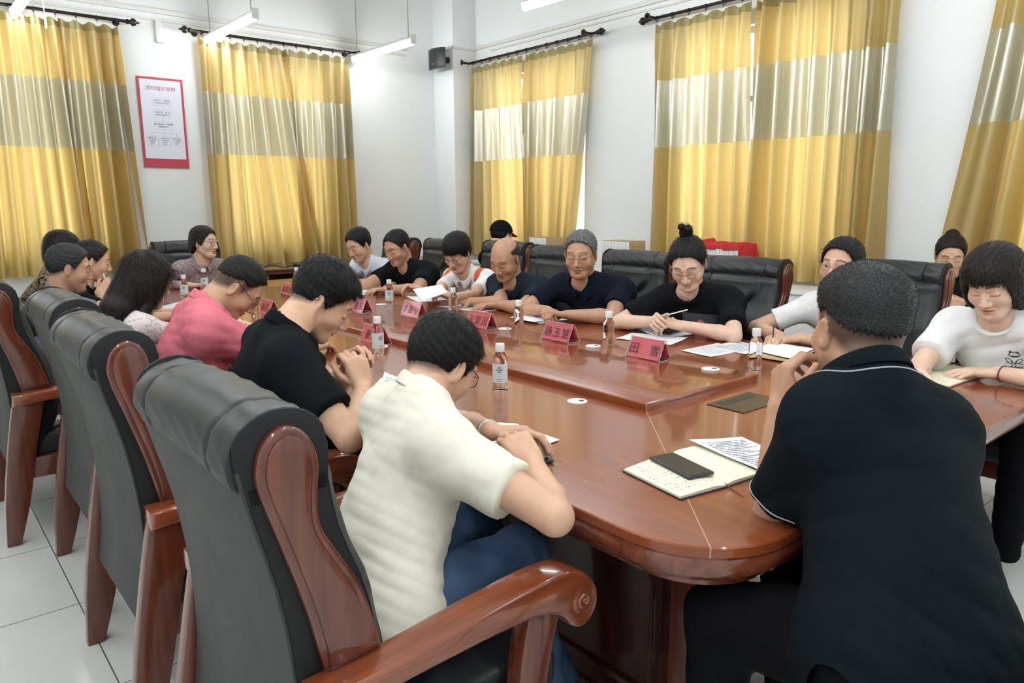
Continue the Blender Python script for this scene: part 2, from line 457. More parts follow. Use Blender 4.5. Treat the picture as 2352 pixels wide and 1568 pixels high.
for x in (-.53, 1.04, 2.61, 4.18):  # the leftmost column is unseen, added to brighten the dim near area
    for y in (7.06, 4.2, 2.75, 1.3, -.15, -1.6):  # third and fifth rows: extra unseen lamps added to light the near left
        if (x < 0 and y > 7) or (x > 2 and y in (2.75, -.15)): continue
        o = lamp0 if first else copy_tree(lamp0); first = False
        o.location = (x, y, 3.0)
        row = {4.2: 'second', 2.75: 'third', 1.3: 'fourth', -.15: 'fifth', -1.6: 'rearmost'}.get(y, '')
        col = {-.53: 'added far-left', 1.04: 'left', 2.61: 'middle', 4.18: 'right'}[x]
        tag(o, names.get((x, y), 'lit fluorescent lamp of the %s row on the %s side, above the view' % (row, col)), 'lamp', 'fluorescent lamps hung in rows')

# pull cord near the left lamp
o = MB().tube([(1.16, 7.1, 3.9), (1.165, 7.1, 3.2), (1.168, 7.1, 2.93)], .004, 6).lathe([(.006, 2.79), (.009, 2.80), (.009, 2.86), (.004, 2.87)], (1.17, 7.1, 0), 10).tube([(1.168, 7.1, 2.93), (1.172, 7.1, 2.86)], .003, 6).build('pull_cord', MT['plastic_white'])
tag(o, 'white pull cord with a small grip hanging before the left curtain', 'cord')

# speaker on the pillar
sp_ = empty('wall_speaker', (PX-.02, PY+.10, 2.97))
tag(sp_, 'small black loudspeaker mounted high on the white corner pillar', 'speaker')
prof = [(-.13, .16), (-.13, -.16), (-.17, -.13), (-.195, -.06), (-.20, 0), (-.195, .06), (-.17, .13)]
MB().prism([(a, b) for a, b in prof], .0, .22, 'z', bev=.008).build('cabinet', MT['black_plastic'], sp_)
MB().box(-.13, .03, -.03, .03, .08, .14).build('wall_bracket', MT['dark_metal'], sp_)
MB().box(-.204, -.200, -.02, .02, .04, .055).build('logo_plate', MT['steel'], sp_, smooth=False)
# ------------------------------------------------------------------ conference table
def table_top_material():
    t = NT('conference_table_veneer')
    tc = t.new('ShaderNodeTexCoord'); sp = t.new('ShaderNodeSeparateXYZ'); t.l(tc.outputs['Object'], sp.inputs[0])
    x, y = sp.outputs[0], sp.outputs[1]
    n1 = t.noise(t.coord('Object', (9, 1.1, 1)), 2.6, 1.5, 0.5, 0.5)
    n2 = t.noise(t.coord('Object', (70, 9, 1)), 2.0, 2, 0.5)
    n3 = t.noise(t.coord('Object', (1, 1, 1)), 1.7, 2, 0.5)
    f = t.math('ADD', t.math('MULTIPLY', n1, 0.75), t.math('MULTIPLY', n3, 0.28))
    c = t.ramp(f, [(0.25, (0.165, 0.036, 0.011)), (0.85, (0.262, 0.066, 0.019))])
    # mitre and butt seams of the border veneer
    u = t.math('SUBTRACT', x, XN); w = t.math('SUBTRACT', y, YN)
    m = t.math('LESS_THAN', t.math('ABSOLUTE', t.math('SUBTRACT', t.math('MULTIPLY', u, 0.76), t.math('MULTIPLY', w, 0.706))), 0.0014)
    m2 = t.math('LESS_THAN', t.math('ABSOLUTE', t.math('SUBTRACT', y, 2.84)), 0.0012)
    m3 = t.math('LESS_THAN', t.math('ABSOLUTE', t.math('SUBTRACT', y, 4.98)), 0.0012)
    inb = t.math('LESS_THAN', w, 0.765)
    c = t.mix(t.math('MULTIPLY', m, inb), c, (0.42, 0.24, 0.17))
    c = t.mix(t.math('MAXIMUM', m2, m3), c, (0.07, 0.02, 0.012))
    # pale scratches near the front edge
    dx_ = t.math('MULTIPLY', t.math('SUBTRACT', x, 1.245), 8.0); dy_ = t.math('MULTIPLY', t.math('SUBTRACT', y, 1.17), 11.0)
    d = t.math('ADD', t.math('MULTIPLY', dx_, dx_), t.math('MULTIPLY', dy_, dy_))
    sc = t.noise(t.coord('Object', (25, 60, 1)), 1.4, 3, 0.6, 1.5)
    s_ = t.math('MULTIPLY', t.math('GREATER_THAN', sc, 0.66), t.math('LESS_THAN', d, 1.0))
    c = t.mix(t.math('MULTIPLY', s_, 0.22), c, (0.65, 0.45, 0.40))
    t.setb(Base_Color=c, Roughness=0.24, Coat_Weight=0.55, Coat_Roughness=0.07, Specular_IOR_Level=0.3)
    return t.m
MT['table_top'] = table_top_material()
MT['table_edge'] = wood('table_edge_wood', (0.10, 0.022, 0.010), (0.19, 0.05, 0.024), 'x', 0.22, 0.7)

def rrect(x0, x1, y0, y1, r, n=10):
    P = []
    for cx, cy, a0 in ((x1-r, y0+r, -90), (x1-r, y1-r, 0), (x0+r, y1-r, 90), (x0+r, y0+r, 180)):
        for i in range(n+1):
            a = math.radians(a0 + 90*i/n); P.append((cx+r*math.cos(a), cy+r*math.sin(a)))
    return P
tb = empty('conference_table', ((XN+XF)/2, (YN+YF)/2, 0))
tag(tb, 'long glossy red-brown conference table with a raised centre panel', 'table')
TX, TY = (XN+XF)/2, (YN+YF)/2
def tchild(o): o.parent = tb; o.location = (-TX, -TY, 0); return o
def slab_profile(name, prof, mat, x0, x1, y0, y1, r, top=True):
    """rounded-rectangle slab with a vertical edge profile [(inset, z)...] from top to bottom"""
    rings = []; V = []; F = []
    for ins, z in prof:
        rr = max(r-ins, 0.004)
        P = rrect(x0+ins, x1-ins, y0+ins, y1-ins, rr); rings.append(len(V)); V += [(p[0], p[1], z) for p in P]; n = len(P)
    for a, b in zip(rings, rings[1:]):
        for i in range(n): F.append((a+i, b+i, b+(i+1) % n, a+(i+1) % n))
    F.append(tuple(range(rings[0], rings[0]+n))); F.append(tuple(range(rings[-1], rings[-1]+n))[::-1])
    o = from_arrays(name, V, F, mat, None, True, sharp=40)
    return o
tchild(slab_profile('tabletop', [(.003, .760), (.0, .757), (.0, .738)], MT['table_top'], XN, XF, YN, YF, .22))
tchild(slab_profile('edge_moulding', [(.0, .7378), (.003, .732), (.0, .725), (.0, .705), (.006, .694), (.022, .688), (.028, .676), (.045, .668), (.05, .655)], MT['table_edge'], XN, XF, YN, YF, .22))
PX0, PX1, PY0, PY1 = 1.786, 2.425, 1.46, 5.60
tchild(slab_profile('raised_panel', [(.006, .787), (.002, .785), (.0, .782), (.0, .760)], MT['table_top'], PX0, PX1, PY0, PY1, .006))
# base: side walls with framed panels, set back from the edge
BX0, BX1, BY0, BY1 = XN+.30, XF-.30, YN+.27, YF-.27
def framed(name, along, c, a0, a1, npan, out):
    mb = MB(); th = .02*out
    def bx(u0, u1, z0, z1, d0, d1, bev=0):
        lo, hi = sorted((c+d0*out, c+d1*out))
        if along == 'y': mb.box(lo, hi, u0, u1, z0, z1, bev)
        else: mb.box(u0, u1, lo, hi, z0, z1, bev)
    bx(a0, a1, .06, .655, -.02, 0)
    w = (a1-a0)/npan
    for i in range(npan):
        u0, u1 = a0+i*w+.10, a0+(i+1)*w-.10
        for q0, q1, z0, z1 in ((u0, u1, .54, .56), (u0, u1, .14, .16), (u0, u0+.02, .14, .56), (u1-.02, u1, .14, .56)):
            bx(q0, q1, z0, z1, 0, .012, .003)
    bx(a0, a1, 0, .08, -.03, .01, .004)
    return tchild(mb.build(name, MT['table_side']))
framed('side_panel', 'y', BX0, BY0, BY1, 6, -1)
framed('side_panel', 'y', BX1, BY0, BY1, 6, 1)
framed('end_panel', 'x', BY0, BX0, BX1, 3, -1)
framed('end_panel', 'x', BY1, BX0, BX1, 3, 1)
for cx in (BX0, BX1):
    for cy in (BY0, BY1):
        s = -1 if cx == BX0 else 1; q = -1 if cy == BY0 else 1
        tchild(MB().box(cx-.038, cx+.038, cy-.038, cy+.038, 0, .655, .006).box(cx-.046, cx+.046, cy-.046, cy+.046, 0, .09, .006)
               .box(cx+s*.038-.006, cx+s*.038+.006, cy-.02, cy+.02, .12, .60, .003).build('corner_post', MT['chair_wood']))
gm = MB().lathe([(.034, 0), (.034, .003), (.031, .0042), (.002, .0042)], seg=28).build('cable_grommet', MT['plastic_white'])
gh = MB().lathe([(.010, .0035), (.010, .0046), (.001, .0047)], (0.008, -.012, 0), seg=20).build('cable_hole', MT['black_plastic'], gm)
fg = True
for x in (1.705, 2.445):
    for i in range(7):
        g = gm if fg else copy_tree(gm); fg = False
        g.parent = tb; g.location = (x-TX, 1.69+.645*i-TY, .7602) if x < 2 else (2.352-TX, 1.618+.618*i-TY, .7872)
MT['bronze'] = simple('bronze_plate', (0.095, 0.068, 0.035), 0.42, metal=0.55, nscale=20, namp=.15)
sa = at(1590, 930, 'z', TT); sb_ = at(1748, 912, 'z', TT); sc_ = at(1680, 899, 'z', TT); sd_ = at(1652, 943, 'z', TT)
soc = MB().box(2.00, 2.24, 1.245, 1.385, .760, .7635, .0015).build('socket_plate', MT['bronze'])
tchild(soc)
o = MB().box(2.03, 2.21, 1.335, 1.365, .7636, .7645).build('socket_slot', MT['black_plastic'], soc)

# ------------------------------------------------------------------ the armchairs
CH0 = .62       # profile abscissa that becomes the chair's own origin
def sm_interp(pts, n):
    """smooth open curve through pts (Catmull-Rom)"""
    P = [np.array(p, float) for p in pts]; P = [2*P[0]-P[1]]+P+[2*P[-1]-P[-2]]; out = []
    segs = len(P)-3
    for i in range(n):
        u = i/(n-1)*segs; k = min(int(u), segs-1); f = u-k
        p0, p1, p2, p3 = P[k:k+4]
        out.append(tuple(.5*((2*p1)+(-p0+p2)*f+(2*p0-5*p1+4*p2-p3)*f*f+(-p0+3*p1-3*p2+p3)*f**3)))
    return out
def smoothstep(a, b, x):
    t = min(1, max(0, (x-a)/(b-a))); return t*t*(3-2*t)
def make_chair(label):
    r = empty('leather_armchair'); tag(r, label, 'chair')
    X = lambda x: x-CH0
    HW = .272
    # back shell: rear leatherette and black sides
    rear = sm_interp([(.352, 1.02), (.366, .95), (.400, .81), (.420, .66), (.424, .50), (.412, .37), (.402, .30)], 16)
    front = sm_interp([(.47, .30), (.52, .42), (.575, .55), (.575, .64), (.552, .77), (.512, .88), (.497, .96), (.49, 1.02)], 16)
    poly = [(X(a), b) for a, b in rear+front]
    MB().prism([(X(a), b) for a, b in rear] + [(X(a+.006), b) for a, b in rear[::-1]], -HW-.0006, HW+.0006, 'y', bev=.001).build('back_cover', MT['back_leather'], r)
    top = sm_interp([(.497, 1.02), (.489, 1.068), (.462, 1.095), (.424, 1.104), (.386, 1.093), (.360, 1.065), (.357, 1.03)], 14)
    bs = MB().prism([(X(a+.005), b) for a, b in rear[1:]] + [(X(a+.008), b) for a, b in front[:-1]], -HW, HW, 'y', bev=.006)
    for s in (-1, 1):
        lo, hi = sorted((s*.262, s*HW)); bs.prism([(X(a+(a-.424)*.10), b+.004) for a, b in top] + [(X(.365), .96), (X(.50), .96)], lo, hi, 'y', bev=.004)
    bs.build('back_side', MT['side_leather'], r)
    # quilted front of the back, with headrest pad, creases and buttons
    ny, ns = 44, 46; V = []; Fc = []
    fr = sm_interp([(.535, .44), (.575, .55), (.575, .64), (.552, .77), (.512, .88), (.497, .96), (.495, 1.03)], ns+1)
    for i in range(ns+1):
        px, pz = fr[i]
        for j in range(ny+1):
            y = -HW + 2*HW*j/ny
            e = smoothstep(HW, HW-.035, abs(y))
            th = .012 + .022*e
            # U shaped headrest pad
            if pz > .83:
                hw = .165*math.sqrt(max(0, 1-((.95-min(pz, .95))/.12)**2)) if pz < .95 else .165
                inside = smoothstep(hw+.006, hw-.03, abs(y)) if hw > 0 else 0
                th += .030*inside
                if abs(abs(y)-hw) < .012: th -= .012*(1-abs(abs(y)-hw)/.012)
            lump = math.sin((pz-.44)/.13*math.pi)**2
            th += .004*lump*e
            for by in (-.11, .11):
                dd = math.hypot(y-by, (pz-.70)); th -= .018*math.exp(-(dd/.016)**2)
            cr = abs(pz-(.70+.05*abs(abs(y)-.11)/.1))
            if cr < .01: th -= .006*(1-cr/.01)*e
            V.append((X(px)+th*smoothstep(1.03, .975, pz)-.008, y, pz))
    for i in range(ns):
        for j in range(ny):
            p = i*(ny+1)+j; Fc.append((p, p+1, p+ny+2, p+ny+1))
    from_arrays('backrest_cushion', V, Fc, MT['leather'], r)
    # rolled headrest, seams near both ends
    nt, nl = 44, 110; V = []; Fc = []
    for i in range(nl+1):
        y = -.264 + .528*i/nl; q = abs(y)
        s = 1.0
        if q > .246: s = .975 + .025*math.sqrt(max(0, 1-((q-.246)/.0185)**2))
        s -= .10*math.exp(-((q-.178)/.0045)**2)
        s += .035*math.exp(-((q-.215)/.03)**2)*.5 + .02*math.cos(q/.178*math.pi/2)*(q < .178)
        for k in range(nt):
            a = 2*math.pi*k/nt
            rx, rz = .084, .074
            px = .424 + rx*math.cos(a)*s; pz = 1.035 + rz*math.sin(a)*s - .010*(q/.28)**2
            wr = .0025*math.sin(9*a+30*y)*math.sin(37*y+3*a) 
            V.append((X(px)+wr, y, pz+wr))
    for i in range(nl):
        for k in range(nt): Fc.append((i*nt+k, (i+1)*nt+k, (i+1)*nt+(k+1) % nt, i*nt+(k+1) % nt))
    Fc.append(tuple(range(nt))[::-1]); Fc.append(tuple(range(nl*nt, nl*nt+nt)))
    from_arrays('headrest_roll', V, Fc, MT['leather'], r, True, 50)
    # carved wooden cheeks
    ch = sm_interp([(.471, .645), (.444, .77), (.408, .895), (.381, .985), (.380, 1.03), (.396, 1.066), (.428, 1.083), (.460, 1.066), (.478, 1.02), (.474, .96), (.476, .91), (.500, .86), (.538, .79), (.562, .715), (.575, .655)], 40)
    for s in (-1, 1):
        y0, y1 = s*(HW-.002), s*(HW+.018)
        c0 = MB().prism([(X(a), b) for a, b in ch], min(y0, y1), max(y0, y1), 'y', bev=.006, seg=3)
        cx, cz = .47, .85
        inner = []
        for m_ in range(len(ch)):
            a0, b0 = ch[m_-1]; a1, b1 = ch[(m_+1) % len(ch)]; tx, tz_ = a1-a0, b1-b0; ll = math.hypot(tx, tz_)+1e-9
            inner.append((X(ch[m_][0]+tz_/ll*.013), ch[m_][1]-tx/ll*.013))
        c0.prism(inner, min(y1-.002*s, y1+.006*s), max(y1-.002*s, y1+.006*s), 'y', bev=.004, seg=2)
        c0.build('wooden_cheek', MT['chair_wood'], r)
    # seat
    st = MB().box(X(.46), X(1.03), -.262, .262, .345, .455, .035, 4).build('seat_cushion', MT['leather'], r)
    fm = MB()
    for s in (-1, 1):
        lo, hi = sorted((s*.265, s*.30)); fm.box(X(.47), X(.95), lo, hi, .27, .36, .005)
    fm.box(X(.97), X(1.00), -.28, .28, .27, .35, .005).box(X(.43), X(.46), -.26, .26, .30, .38, .004)
    fm.build('seat_rail', MT['chair_wood'], r)
    # legs and arms
    rl = sm_interp([(.430, .61), (.395, .42), (.362, .20), (.347, 0.0)], 8) + sm_interp([(.398, 0.0), (.442, .15), (.475, .30), (.505, .45), (.545, .61)], 8)
    fl = sm_interp([(.885, .61), (.862, .50), (.858, .38), (.885, .20), (.945, 0.0)], 9) + sm_interp([(.995, 0.0), (.945, .19), (.932, .32), (.940, .46), (.975, .60)], 9)
    arm = sm_interp([(.430, .600), (.60, .612), (.80, .618), (.90, .612), (.955, .590), (.985, .556), (1.020, .545), (1.052, .570), (1.058, .610), (1.035, .650), (.99, .678), (.90, .684), (.75, .672), (.60, .656), (.430, .648)], 44)
    for s in (-1, 1):
        lo, hi = sorted((s*.283, s*.328))
        MB().prism([(X(a), b) for a, b in rl], lo, hi, 'y', bev=.006).build('rear_leg', MT['chair_wood'], r)
        MB().prism([(X(a), b) for a, b in fl], lo, hi, 'y', bev=.008).build('front_leg', MT['chair_wood'], r)
        lo, hi = sorted((s*.272, s*.352))
        a_ = MB().prism([(X(a), b) for a, b in arm], lo, hi, 'y', bev=.009, seg=3)
        hi2 = s*.352
        for rr, dd in ((.030, .004), (.017, .007), (.007, .010)):
            a_.lathe([(rr, -.002), (rr, dd*.6), (rr*.8, dd), (rr*.5, dd*.7)], (X(1.010), hi2, .608), 18, 'y', M=None if s > 0 else (Matrix.Translation((0, hi2, 0)) @ Matrix.Scale(-1, 4, (0, 1, 0)) @ Matrix.Translation((0, -hi2, 0))))
        a_.box(X(.60), X(.93), s*.312-.022, s*.312+.022, .678, .684, .003) if False else None
        a_.build('armrest', MT['arm_wood'], r)
    return r
ch0 = make_chair('nearest black leather armchair, behind the man in the cream polo shirt')
ch0.location = (CH0, 1.33, 0)
def chair(x, y, rz, label, group=None):
    c = copy_tree(ch0); c.location = (x, y, 0); c.rotation_euler = (0, 0, rz); tag(c, label, 'chair', group); return c
chair(CH0-.005, 2.275, 0, 'black leather armchair behind the man in the black T-shirt, second from the camera')
chair(CH0+.03, 3.06, 0, 'black leather armchair whose headrest hides behind the second one, at the pink shirt man')
chair(CH0-.115, 3.90, 0, 'black leather armchair with an empty rear seat carrying two small white objects')
chair(CH0-.10, 4.78, 0, 'black leather armchair at the left edge, behind the man in the grey shirt')
chair(CH0-.06, 5.60, 0, 'farthest black leather armchair on the left side, behind the two dark-haired heads')
HX = 3.80-(CH0-.424)
PI = math.pi
chair(HX, 2.42, PI, 'black leather armchair behind the bun woman, its wooden cheek beside the woman with glasses')
chair(HX, 3.20, PI, 'black leather armchair between the grey-haired man and the bun woman, tufted back showing')
chair(HX+.03, 3.98, PI, 'black leather armchair seen between the bald man and the grey-haired man')
chair(HX+.20, 4.80, PI, 'black leather armchair with wooden cheek, right behind the bald head')
chair(HX+.06, 5.50, PI, 'black leather armchair behind the woman with orange shoulder panels')
chair(HX+.02, 6.22, PI-.1, 'farthest black leather armchair on the right side, behind the two writing men')
chair(HX+.34, 1.72, PI, 'black leather armchair with wooden cheek, behind the head of the dark polo man')
chair(HX+.20, .92, PI, 'black leather armchair under the woman in the white T-shirt at the right edge')
chair(2.02, 6.72, -PI/2, 'black leather armchair at the head of the table, behind the woman in mauve')
# ------------------------------------------------------------------ implicit-surface modelling of bodies, hair and clothes
def V3(*a): return np.array(a, float)
def unit(v):
    v = np.array(v, float); return v/np.linalg.norm(v)
def smin(a, b, k):
    h = np.clip(.5+.5*(b-a)/k, 0, 1); return b+(a-b)*h-k*h*(1-h)

class Grid:
    def __init__(s, lo, hi, h):
        s.h = h; s.lo = np.array(lo, float); n = np.ceil((np.array(hi)-s.lo)/h).astype(int)+1
        s.n = n; s.v = np.full(tuple(n), 9.0, np.float32)
        s.ax = [(s.lo[i]+h*np.arange(n[i])).astype(np.float32) for i in range(3)]
    def sub(s, lo, hi):
        a = np.maximum(0, np.floor((np.array(lo)-s.lo)/s.h).astype(int)); b = np.minimum(s.n, np.ceil((np.array(hi)-s.lo)/s.h).astype(int)+1)
        if (b <= a).any(): return None
        sl = tuple(slice(i, j) for i, j in zip(a, b))
        P = (s.ax[0][sl[0]][:, None, None], s.ax[1][sl[1]][None, :, None], s.ax[2][sl[2]][None, None, :])
        return sl, P
    def add(s, prim, k=.01, infl=0.0, cut=None):
        """smooth union with a primitive; cut = list of (point, normal) half spaces removed from it"""
        q = s.sub(prim.lo-infl-k-3*s.h, prim.hi+infl+k+3*s.h)
        if q is None: return
        sl, P = q; d = prim(P)-infl
        for c, nrm in (cut or []):
            d = np.maximum(d, (P[0]-c[0])*nrm[0]+(P[1]-c[1])*nrm[1]+(P[2]-c[2])*nrm[2])
        s.v[sl] = smin(s.v[sl], d, k)
    def carve(s, prim, k=.01):
        q = s.sub(prim.lo-k-2*s.h, prim.hi+k+2*s.h)
        if q is None: return
        sl, P = q; s.v[sl] = -smin(-s.v[sl], prim(P), k)
    def halfspace(s, c, nrm):
        P = (s.ax[0][:, None, None], s.ax[1][None, :, None], s.ax[2][None, None, :])
        s.v = np.maximum(s.v, (P[0]-c[0])*nrm[0]+(P[1]-c[1])*nrm[1]+(P[2]-c[2])*nrm[2]).astype(np.float32)
    def coords(s): return (s.ax[0][:, None, None], s.ax[1][None, :, None], s.ax[2][None, None, :])
    def mesh(s):
        v = s.v; neg = v < 0
        nx, ny, nz = v.shape
        c = neg[:-1, :-1, :-1].astype(np.int8)
        for dx in (0, 1):
            for dy in (0, 1):
                for dz in (0, 1):
                    if dx+dy+dz: c = c+neg[dx:nx-1+dx, dy:ny-1+dy, dz:nz-1+dz]
        act = (c > 0) & (c < 8)
        idx = np.argwhere(act)
        if len(idx) == 0: return np.zeros((0, 3)), []
        cid = -np.ones(act.shape, np.int64); cid[act] = np.arange(len(idx))
        acc = np.zeros((len(idx), 3)); cnt = np.zeros(len(idx))
        cor = [(0, 0, 0), (1, 0, 0), (0, 1, 0), (1, 1, 0), (0, 0, 1), (1, 0, 1), (0, 1, 1), (1, 1, 1)]
        vals = [v[idx[:, 0]+a, idx[:, 1]+b, idx[:, 2]+d].astype(float) for a, b, d in cor]
        for i, j in ((0, 1), (2, 3), (4, 5), (6, 7), (0, 2), (1, 3), (4, 6), (5, 7), (0, 4), (1, 5), (2, 6), (3, 7)):
            a, b = vals[i], vals[j]; m = (a < 0) != (b < 0)
            t = np.where(m, a/np.where(m, a-b, 1), 0)
            p = np.array(cor[i])[None, :]+t[:, None]*(np.array(cor[j])-np.array(cor[i]))[None, :]
            acc += p*m[:, None]; cnt += m
        pts = s.lo+(idx+acc/cnt[:, None])*s.h
        F = []
        for ax in range(3):
            a1, a2 = (ax+1) % 3, (ax+2) % 3
            s0 = [slice(None)]*3; s1 = [slice(None)]*3; s0[ax] = slice(0, -1); s1[ax] = slice(1, None)
            A, B = neg[tuple(s0)], neg[tuple(s1)]
            e = np.argwhere(A != B)
            ok = (e[:, a1] > 0) & (e[:, a2] > 0) & (e[:, a1] < v.shape[a1]-1) & (e[:, a2] < v.shape[a2]-1)
            e = e[ok]; fl = A[e[:, 0], e[:, 1], e[:, 2]]
            def g(o1, o2):
                q = e.copy(); q[:, a1] -= o1; q[:, a2] -= o2; return cid[q[:, 0], q[:, 1], q[:, 2]]
            quad = np.stack([g(1, 1), g(0, 1), g(0, 0), g(1, 0)], 1)
            quad = np.where(fl[:, None], quad, quad[:, ::-1]); F.append(quad)
        return pts, np.concatenate(F)

class Cone:
    def __init__(s, a, b, ra, rb=None, flat=None):
        s.a = np.array(a, float); s.b = np.array(b, float); s.ra = ra; s.rb = ra if rb is None else rb; s.flat = flat
        r = max(s.ra, s.rb); s.lo = np.minimum(s.a, s.b)-r; s.hi = np.maximum(s.a, s.b)+r
    def __call__(s, P):
        ab = s.b-s.a; L = ab@ab+1e-9
        x, y, z = P[0]-s.a[0], P[1]-s.a[1], P[2]-s.a[2]
        t = np.clip((x*ab[0]+y*ab[1]+z*ab[2])/L, 0, 1)
        x, y, z = x-t*ab[0], y-t*ab[1], z-t*ab[2]
        if s.flat is not None:
            n, f = s.flat; w = (x*n[0]+y*n[1]+z*n[2])*(f-1); x, y, z = x+w*n[0], y+w*n[1], z+w*n[2]
        return np.sqrt(x*x+y*y+z*z)-(s.ra+(s.rb-s.ra)*t)
class Ell:
    def __init__(s, c, r, R=None):
        s.c = np.array(c, float); s.r = r; s.R = np.eye(3) if R is None else R
        e = np.sqrt(((s.R*np.array(r)[None, :])**2).sum(1)); s.lo = s.c-e; s.hi = s.c+e
    def __call__(s, P):
        x, y, z = P[0]-s.c[0], P[1]-s.c[1], P[2]-s.c[2]; R = s.R
        q = [x*R[0, i]+y*R[1, i]+z*R[2, i] for i in range(3)]
        k0 = np.sqrt(sum((q[i]/s.r[i])**2 for i in range(3))); k1 = np.sqrt(sum((q[i]/s.r[i]**2)**2 for i in range(3)))+1e-6
        return k0*(k0-1)/k1

class Frame:
    """local frame: x = own right, y = forward, z = up"""
    def __init__(s, c, fwd, up=(0, 0, 1), scale=1.0):
        f = unit(fwd); r = unit(np.cross(f, up)); u = np.cross(r, f)
        s.c = np.array(c, float); s.R = np.stack([r, f, u], 1); s.s = scale
    def p(s, x, y, z): return s.c+s.R@(np.array([x, y, z])*s.s)
    def loc(s, Q): return ((np.asarray(Q)-s.c)@s.R)/s.s
    def ell(s, c, r): return Ell(s.p(*c), tuple(k*s.s for k in r), s.R)
    def cone(s, a, b, ra, rb=None): return Cone(s.p(*a), s.p(*b), ra*s.s, None if rb is None else rb*s.s)
    def lgrid(s, P):
        x, y, z = P[0]-s.c[0], P[1]-s.c[1], P[2]-s.c[2]; R = s.R
        return [(x*R[0, i]+y*R[1, i]+z*R[2, i])/s.s for i in range(3)]
    def box(s, lo, hi):
        C = np.array([s.p(a, b, c) for a in (lo[0], hi[0]) for b in (lo[1], hi[1]) for c in (lo[2], hi[2])]); return C.min(0), C.max(0)

def headframe(c, az, down=0.0, tilt=0.0, s=1.0):
    """az: compass of the gaze in degrees (0=+X, 90=+Y); down: gaze below level; tilt: roll towards own right"""
    a, d, t = math.radians(az), math.radians(down), math.radians(tilt)
    f = V3(math.cos(a)*math.cos(d), math.sin(a)*math.cos(d), -math.sin(d))
    up0 = V3(math.cos(a)*math.sin(d), math.sin(a)*math.sin(d), math.cos(d)); r = np.cross(f, up0)
    return Frame(c, f, up0*math.cos(t)+r*math.sin(t), s)

def build_head(F, h, neck, sex='m', lids=True, eyes=False, nose=1.0, jaw=1.0, age=0.0, nk=1.0):
    lo, hi = F.box((-.10, -.13, -.16), (.10, .135, .14)); g = Grid(lo, hi, h)
    e, c = F.ell, F.cone
    g.add(e((0, -.015, .028), (.0745, .094, .086)), .01)
    g.add(e((0, .030, -.010), (.062, .062, .085)), .02)
    g.add(c((0, .030, -.055), (0, .052, -.088), .050*jaw, .030*jaw), .025)
    for q in (-1, 1):
        g.add(c((q*.048*jaw, -.004, -.045), (q*.022, .058, -.090), .020, .020), .03)
        g.add(e((q*.040, .052, -.028), (.026, .026, .026)), .022)
        g.add(c((q*.012, .081, .024), (q*.040, .070, .028), .009, .009), .014)
    g.add(e((0, .070, -.096), (.020, .016, .016)), .016)
    for q in (-1, 1):
        g.carve(e((q*.0315, .0985, .006), (.019, .014, .014)), .012)
        if eyes:
            g.add(c((q*.0315-.012, .0800, .0125), (q*.0315+.012, .0800, .0125), .0052), .004); g.add(c((q*.0315-.011, .0790, -.0075), (q*.0315+.011, .0790, -.0075), .0045), .004)
        else: g.add(e((q*.0315, .0745, .004), (.0155, .0125, .0125)), .004)
    g.add(c((0, .083, .014), (0, .1025, -.030), .0075, .0115*nose), .008)
    for q in (-1, 1):
        g.add(e((q*.0125, .0925, -.036), (.0095*nose, .010, .008)), .005)
        g.carve(e((q*.0065, .098, -.0455), (.0035, .005, .0035)), .002)
    g.add(c((-.017, .0815, -.0575), (.017, .0815, -.0575), .0062, .0062), .008)
    g.add(e((0, .0875, -.0575), (.016, .008, .0055)), .004)
    g.add(e((0, .0860, -.0695), (.015, .008, .0065)), .004)
    g.carve(c((-.024, .0905, -.0635), (.024, .0905, -.0635), .0022), .003)
    g.carve(e((0, .092, -.082), (.018, .007, .006)), .008)
    if age:
        for q in (-1, 1): g.carve(c((q*.019, .094, -.038), (q*.030, .082, -.062), .0018), .004)
        for z in (.045, .056): g.carve(c((-.03, .0885, z), (.03, .0885, z), .0012), .003)
    for q in (-1, 1):
        Fe = Frame(F.p(q*.0775, -.012, -.006), F.R@unit((q*.45, .92, .10)), F.R@V3(0, -.18, 1), F.s)
        g.add(Fe.ell((0, 0, 0), (.0065, .017, .030)), .005)
        g.add(Fe.ell((0, 0, -.024), (.006, .010, .010)), .004)
        g.carve(Ell(Fe.p(q*.0080, .001, .003), (.0072*F.s, .0105*F.s, .020*F.s), Fe.R), .003)
        g.add(Fe.cone((q*.002, -.006, -.010), (q*.003, -.005, .014), .0025, .0022), .003)
    g.add(Cone(F.p(0, -.030, -.045), neck, .054*F.s*nk, .060*nk), .022)
    return g
def neck_prims(F, neck, nk=1.0): return [Cone(F.p(0, -.030, -.045), neck, .054*F.s*nk, .060*nk)]

